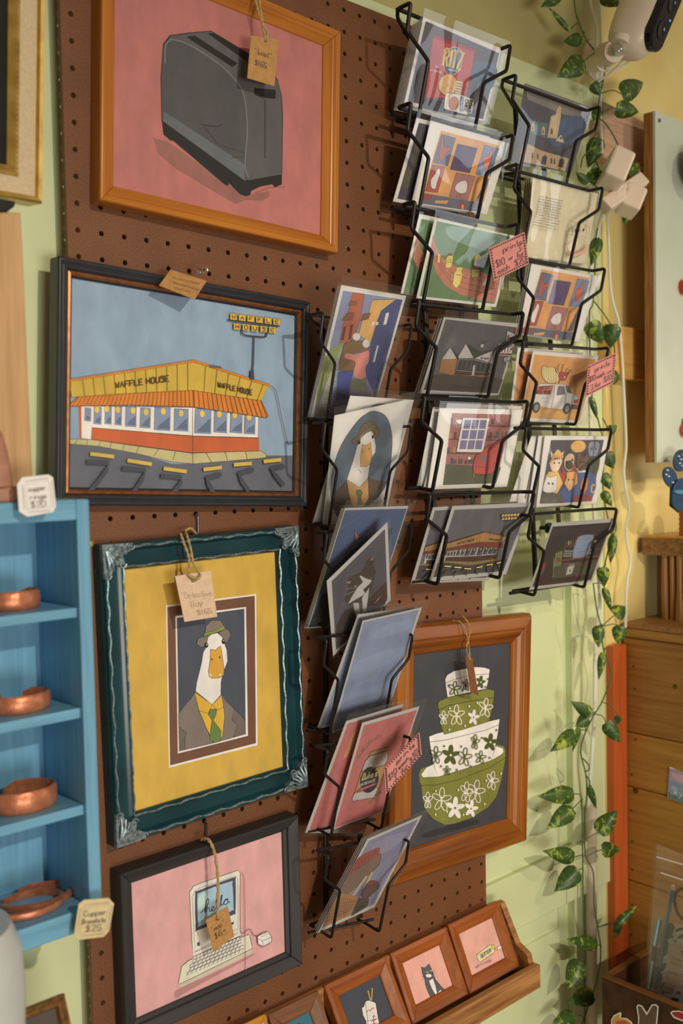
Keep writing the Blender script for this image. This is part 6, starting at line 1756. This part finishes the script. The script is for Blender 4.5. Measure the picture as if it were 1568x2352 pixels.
STEMS = {
 'upper': [[(1316, -20), (1319, 10), (1322, 30), (1330, 55), (1338, 75), (1352, 100), (1372, 124), (1388, 145), (1387, 175), (1378, 215), (1374, 265), (1392, 286), (1412, 318), (1425, 352)], [(1374, 265), (1366, 310), (1352, 345), (1338, 362), (1333, 385)], [(1352, 345), (1368, 372), (1380, 398)], [(1425, 352), (1440, 395)]],
 'middle': [[(1372, 525), (1368, 560), (1362, 690), (1354, 712), (1353, 742)], [(1362, 690), (1384, 718), (1403, 746)], [(1403, 746), (1380, 752), (1372, 770)], [(1353, 742), (1358, 900), (1372, 960), (1388, 1030), (1384, 1090), (1386, 1140), (1400, 1210), (1404, 1230), (1388, 1300), (1384, 1345)], [(1403, 746), (1412, 820), (1406, 866)], [(1384, 960), (1398, 990)]],
 'lower': [[(1362, 1340), (1370, 1400), (1380, 1440), (1385, 1490), (1398, 1525), (1401, 1560), (1382, 1612), (1365, 1640), (1345, 1680), (1334, 1715), (1335, 1740), (1345, 1780), (1347, 1830), (1341, 1880), (1342, 1930), (1345, 1968), (1362, 2005), (1364, 2080), (1372, 2130), (1379, 2180), (1375, 2230), (1360, 2285), (1340, 2340), (1330, 2375)], [(1336, 1835), (1338, 2000), (1340, 2200), (1342, 2370)], [(1335, 1740), (1350, 1755), (1352, 1768), (1342, 1772)], [(1345, 1780), (1354, 1795), (1352, 1812)]]}
LEAVES = {
 'upper': [((1285, -12), (1248, 12), 32), ((1307, 70), (1270, 13), 13), ((1335, 90), (1300, 94), 30), ((1339, 141), (1282, 173), 50), ((1388, -18), (1426, 14), 46), ((1425, 216), (1489, 182), 50), ((1413, 249), (1477, 259), 40), ((1360, 192), (1372, 223), 26), ((1373, 250), (1357, 280), 24), ((1374, 318), (1362, 380), 42), ((1357, 390), (1397, 440), 36), ((1443, 402), (1483, 364), 42), ((1438, 488), (1430, 517), 18), ((1350, 420), (1330, 395), 22)],
 'middle': [((1373, 548), (1350, 606), 30), ((1354, 740), (1380, 795), 42), ((1404, 745), (1410, 800), 44), ((1404, 866), (1437, 862), 36), ((1356, 912), (1364, 968), 15), ((1396, 992), (1419, 976), 24), ((1391, 1040), (1409, 1078), 34), ((1385, 1088), (1393, 1125), 27), ((1384, 1130), (1398, 1164), 23), ((1404, 1226), (1425, 1194), 17), ((1408, 1230), (1391, 1294), 22), ((1384, 1303), (1390, 1349), 30)],
 'lower': [((1387, 1350), (1396, 1406), 18), ((1411, 1413), (1451, 1390), 38), ((1424, 1438), (1416, 1480), 34), ((1373, 1438), (1366, 1486), 29), ((1384, 1500), (1368, 1560), 19), ((1356, 1640), (1327, 1616), 30), ((1350, 1650), (1326, 1668), 30), ((1321, 1683), (1264, 1719), 36), ((1329, 1670), (1326, 1734), 14), ((1391, 1660), (1418, 1706), 36), ((1418, 1644), (1430, 1670), 17), ((1316, 1824), (1251, 1830), 42), ((1314, 1858), (1260, 1898), 42), ((1352, 1806), (1375, 1867), 17), ((1374, 1912), (1409, 1858), 44), ((1382, 1952), (1439, 1953), 36), ((1317, 1969), (1258, 1957), 38), ((1327, 1998), (1288, 2050), 46), ((1416, 2124), (1453, 2076), 22), ((1420, 2118), (1410, 2157), 19), ((1370, 2170), (1310, 2157), 33), ((1332, 2208), (1300, 2268), 46), ((1362, 2284), (1314, 2302), 42), ((1318, 2332), (1278, 2356), 36)]}
LAB = {'upper': 'trailing variegated ivy around the security camera', 'middle': 'trailing variegated ivy behind the corner print rack', 'lower': 'long variegated ivy strand hanging beside the orange post'}
OUT = [(0.0, 0.0), (0.03, 0.30), (0.14, 0.47), (0.30, 0.50), (0.48, 0.44), (0.66, 0.33), (0.82, 0.18), (0.93, 0.07), (1.0, 0.0)]
for k, key in enumerate(('upper', 'middle', 'lower')):
    allp = [q for s in STEMS[key] for q in s]
    iv = thing('ivy_vine', LAB[key], 'plant', vp(STEMS[key][0][-1]))
    for s in STEMS[key]:
        MB().tube(smooth_path([vp(q) for q in s], 5), 0.0011, 6).build('stem', stemm, iv, True)
    for li, (b, t, wpx) in enumerate(LEAVES[key]):
        off = -0.012 * random.random()
        B0, T0 = vp(b, off), vp(t, off)
        T0.y += random.uniform(-0.008, 0.010)
        d = T0 - B0
        L = d.length
        d.normalize()
        view = (CAM - B0).normalized()
        wd = view.cross(d).normalized()
        nn = d.cross(wd).normalized()
        if nn.dot(view) < 0: nn = -nn
        wm = wpx / (FPX / (B0 - CAM).dot(RZ))
        v = []
        for a_, hw in OUT:
            bend = nn * (-0.16 * L * a_ * a_ + 0.02 * L)
            c_ = B0 + d * (L * (a_ if a_ > 0.05 else a_ - 0.03 * (hw > 0))) + bend
            v += [c_ + wd * (hw * wm) - nn * (0.10 * wm * (hw * 2) ** 2), c_ + nn * 0.0, c_ - wd * (hw * wm) - nn * (0.10 * wm * (hw * 2) ** 2)]
        f = []
        for i in range(len(OUT) - 1):
            q = i * 3
            f += [(q, q + 1, q + 4, q + 3), (q + 1, q + 2, q + 5, q + 4)]
        o = MB().add(v, f).build('leaf', lm, iv, True)
        md = o.modifiers.new('thickness', 'SOLIDIFY'); md.thickness = 0.0004
        best = min(allp, key=lambda q: (q[0] - b[0]) ** 2 + (q[1] - b[1]) ** 2)
        if 9 < (best[0] - b[0]) ** 2 + (best[1] - b[1]) ** 2 < 75 ** 2:
            S = vp(best)
            MB().tube(smooth_path([S, S.lerp(B0, 0.5) + Vector((0, -0.004, 0.004)), B0], 4), 0.0008, 5).build('petiole', stemm, iv, True)
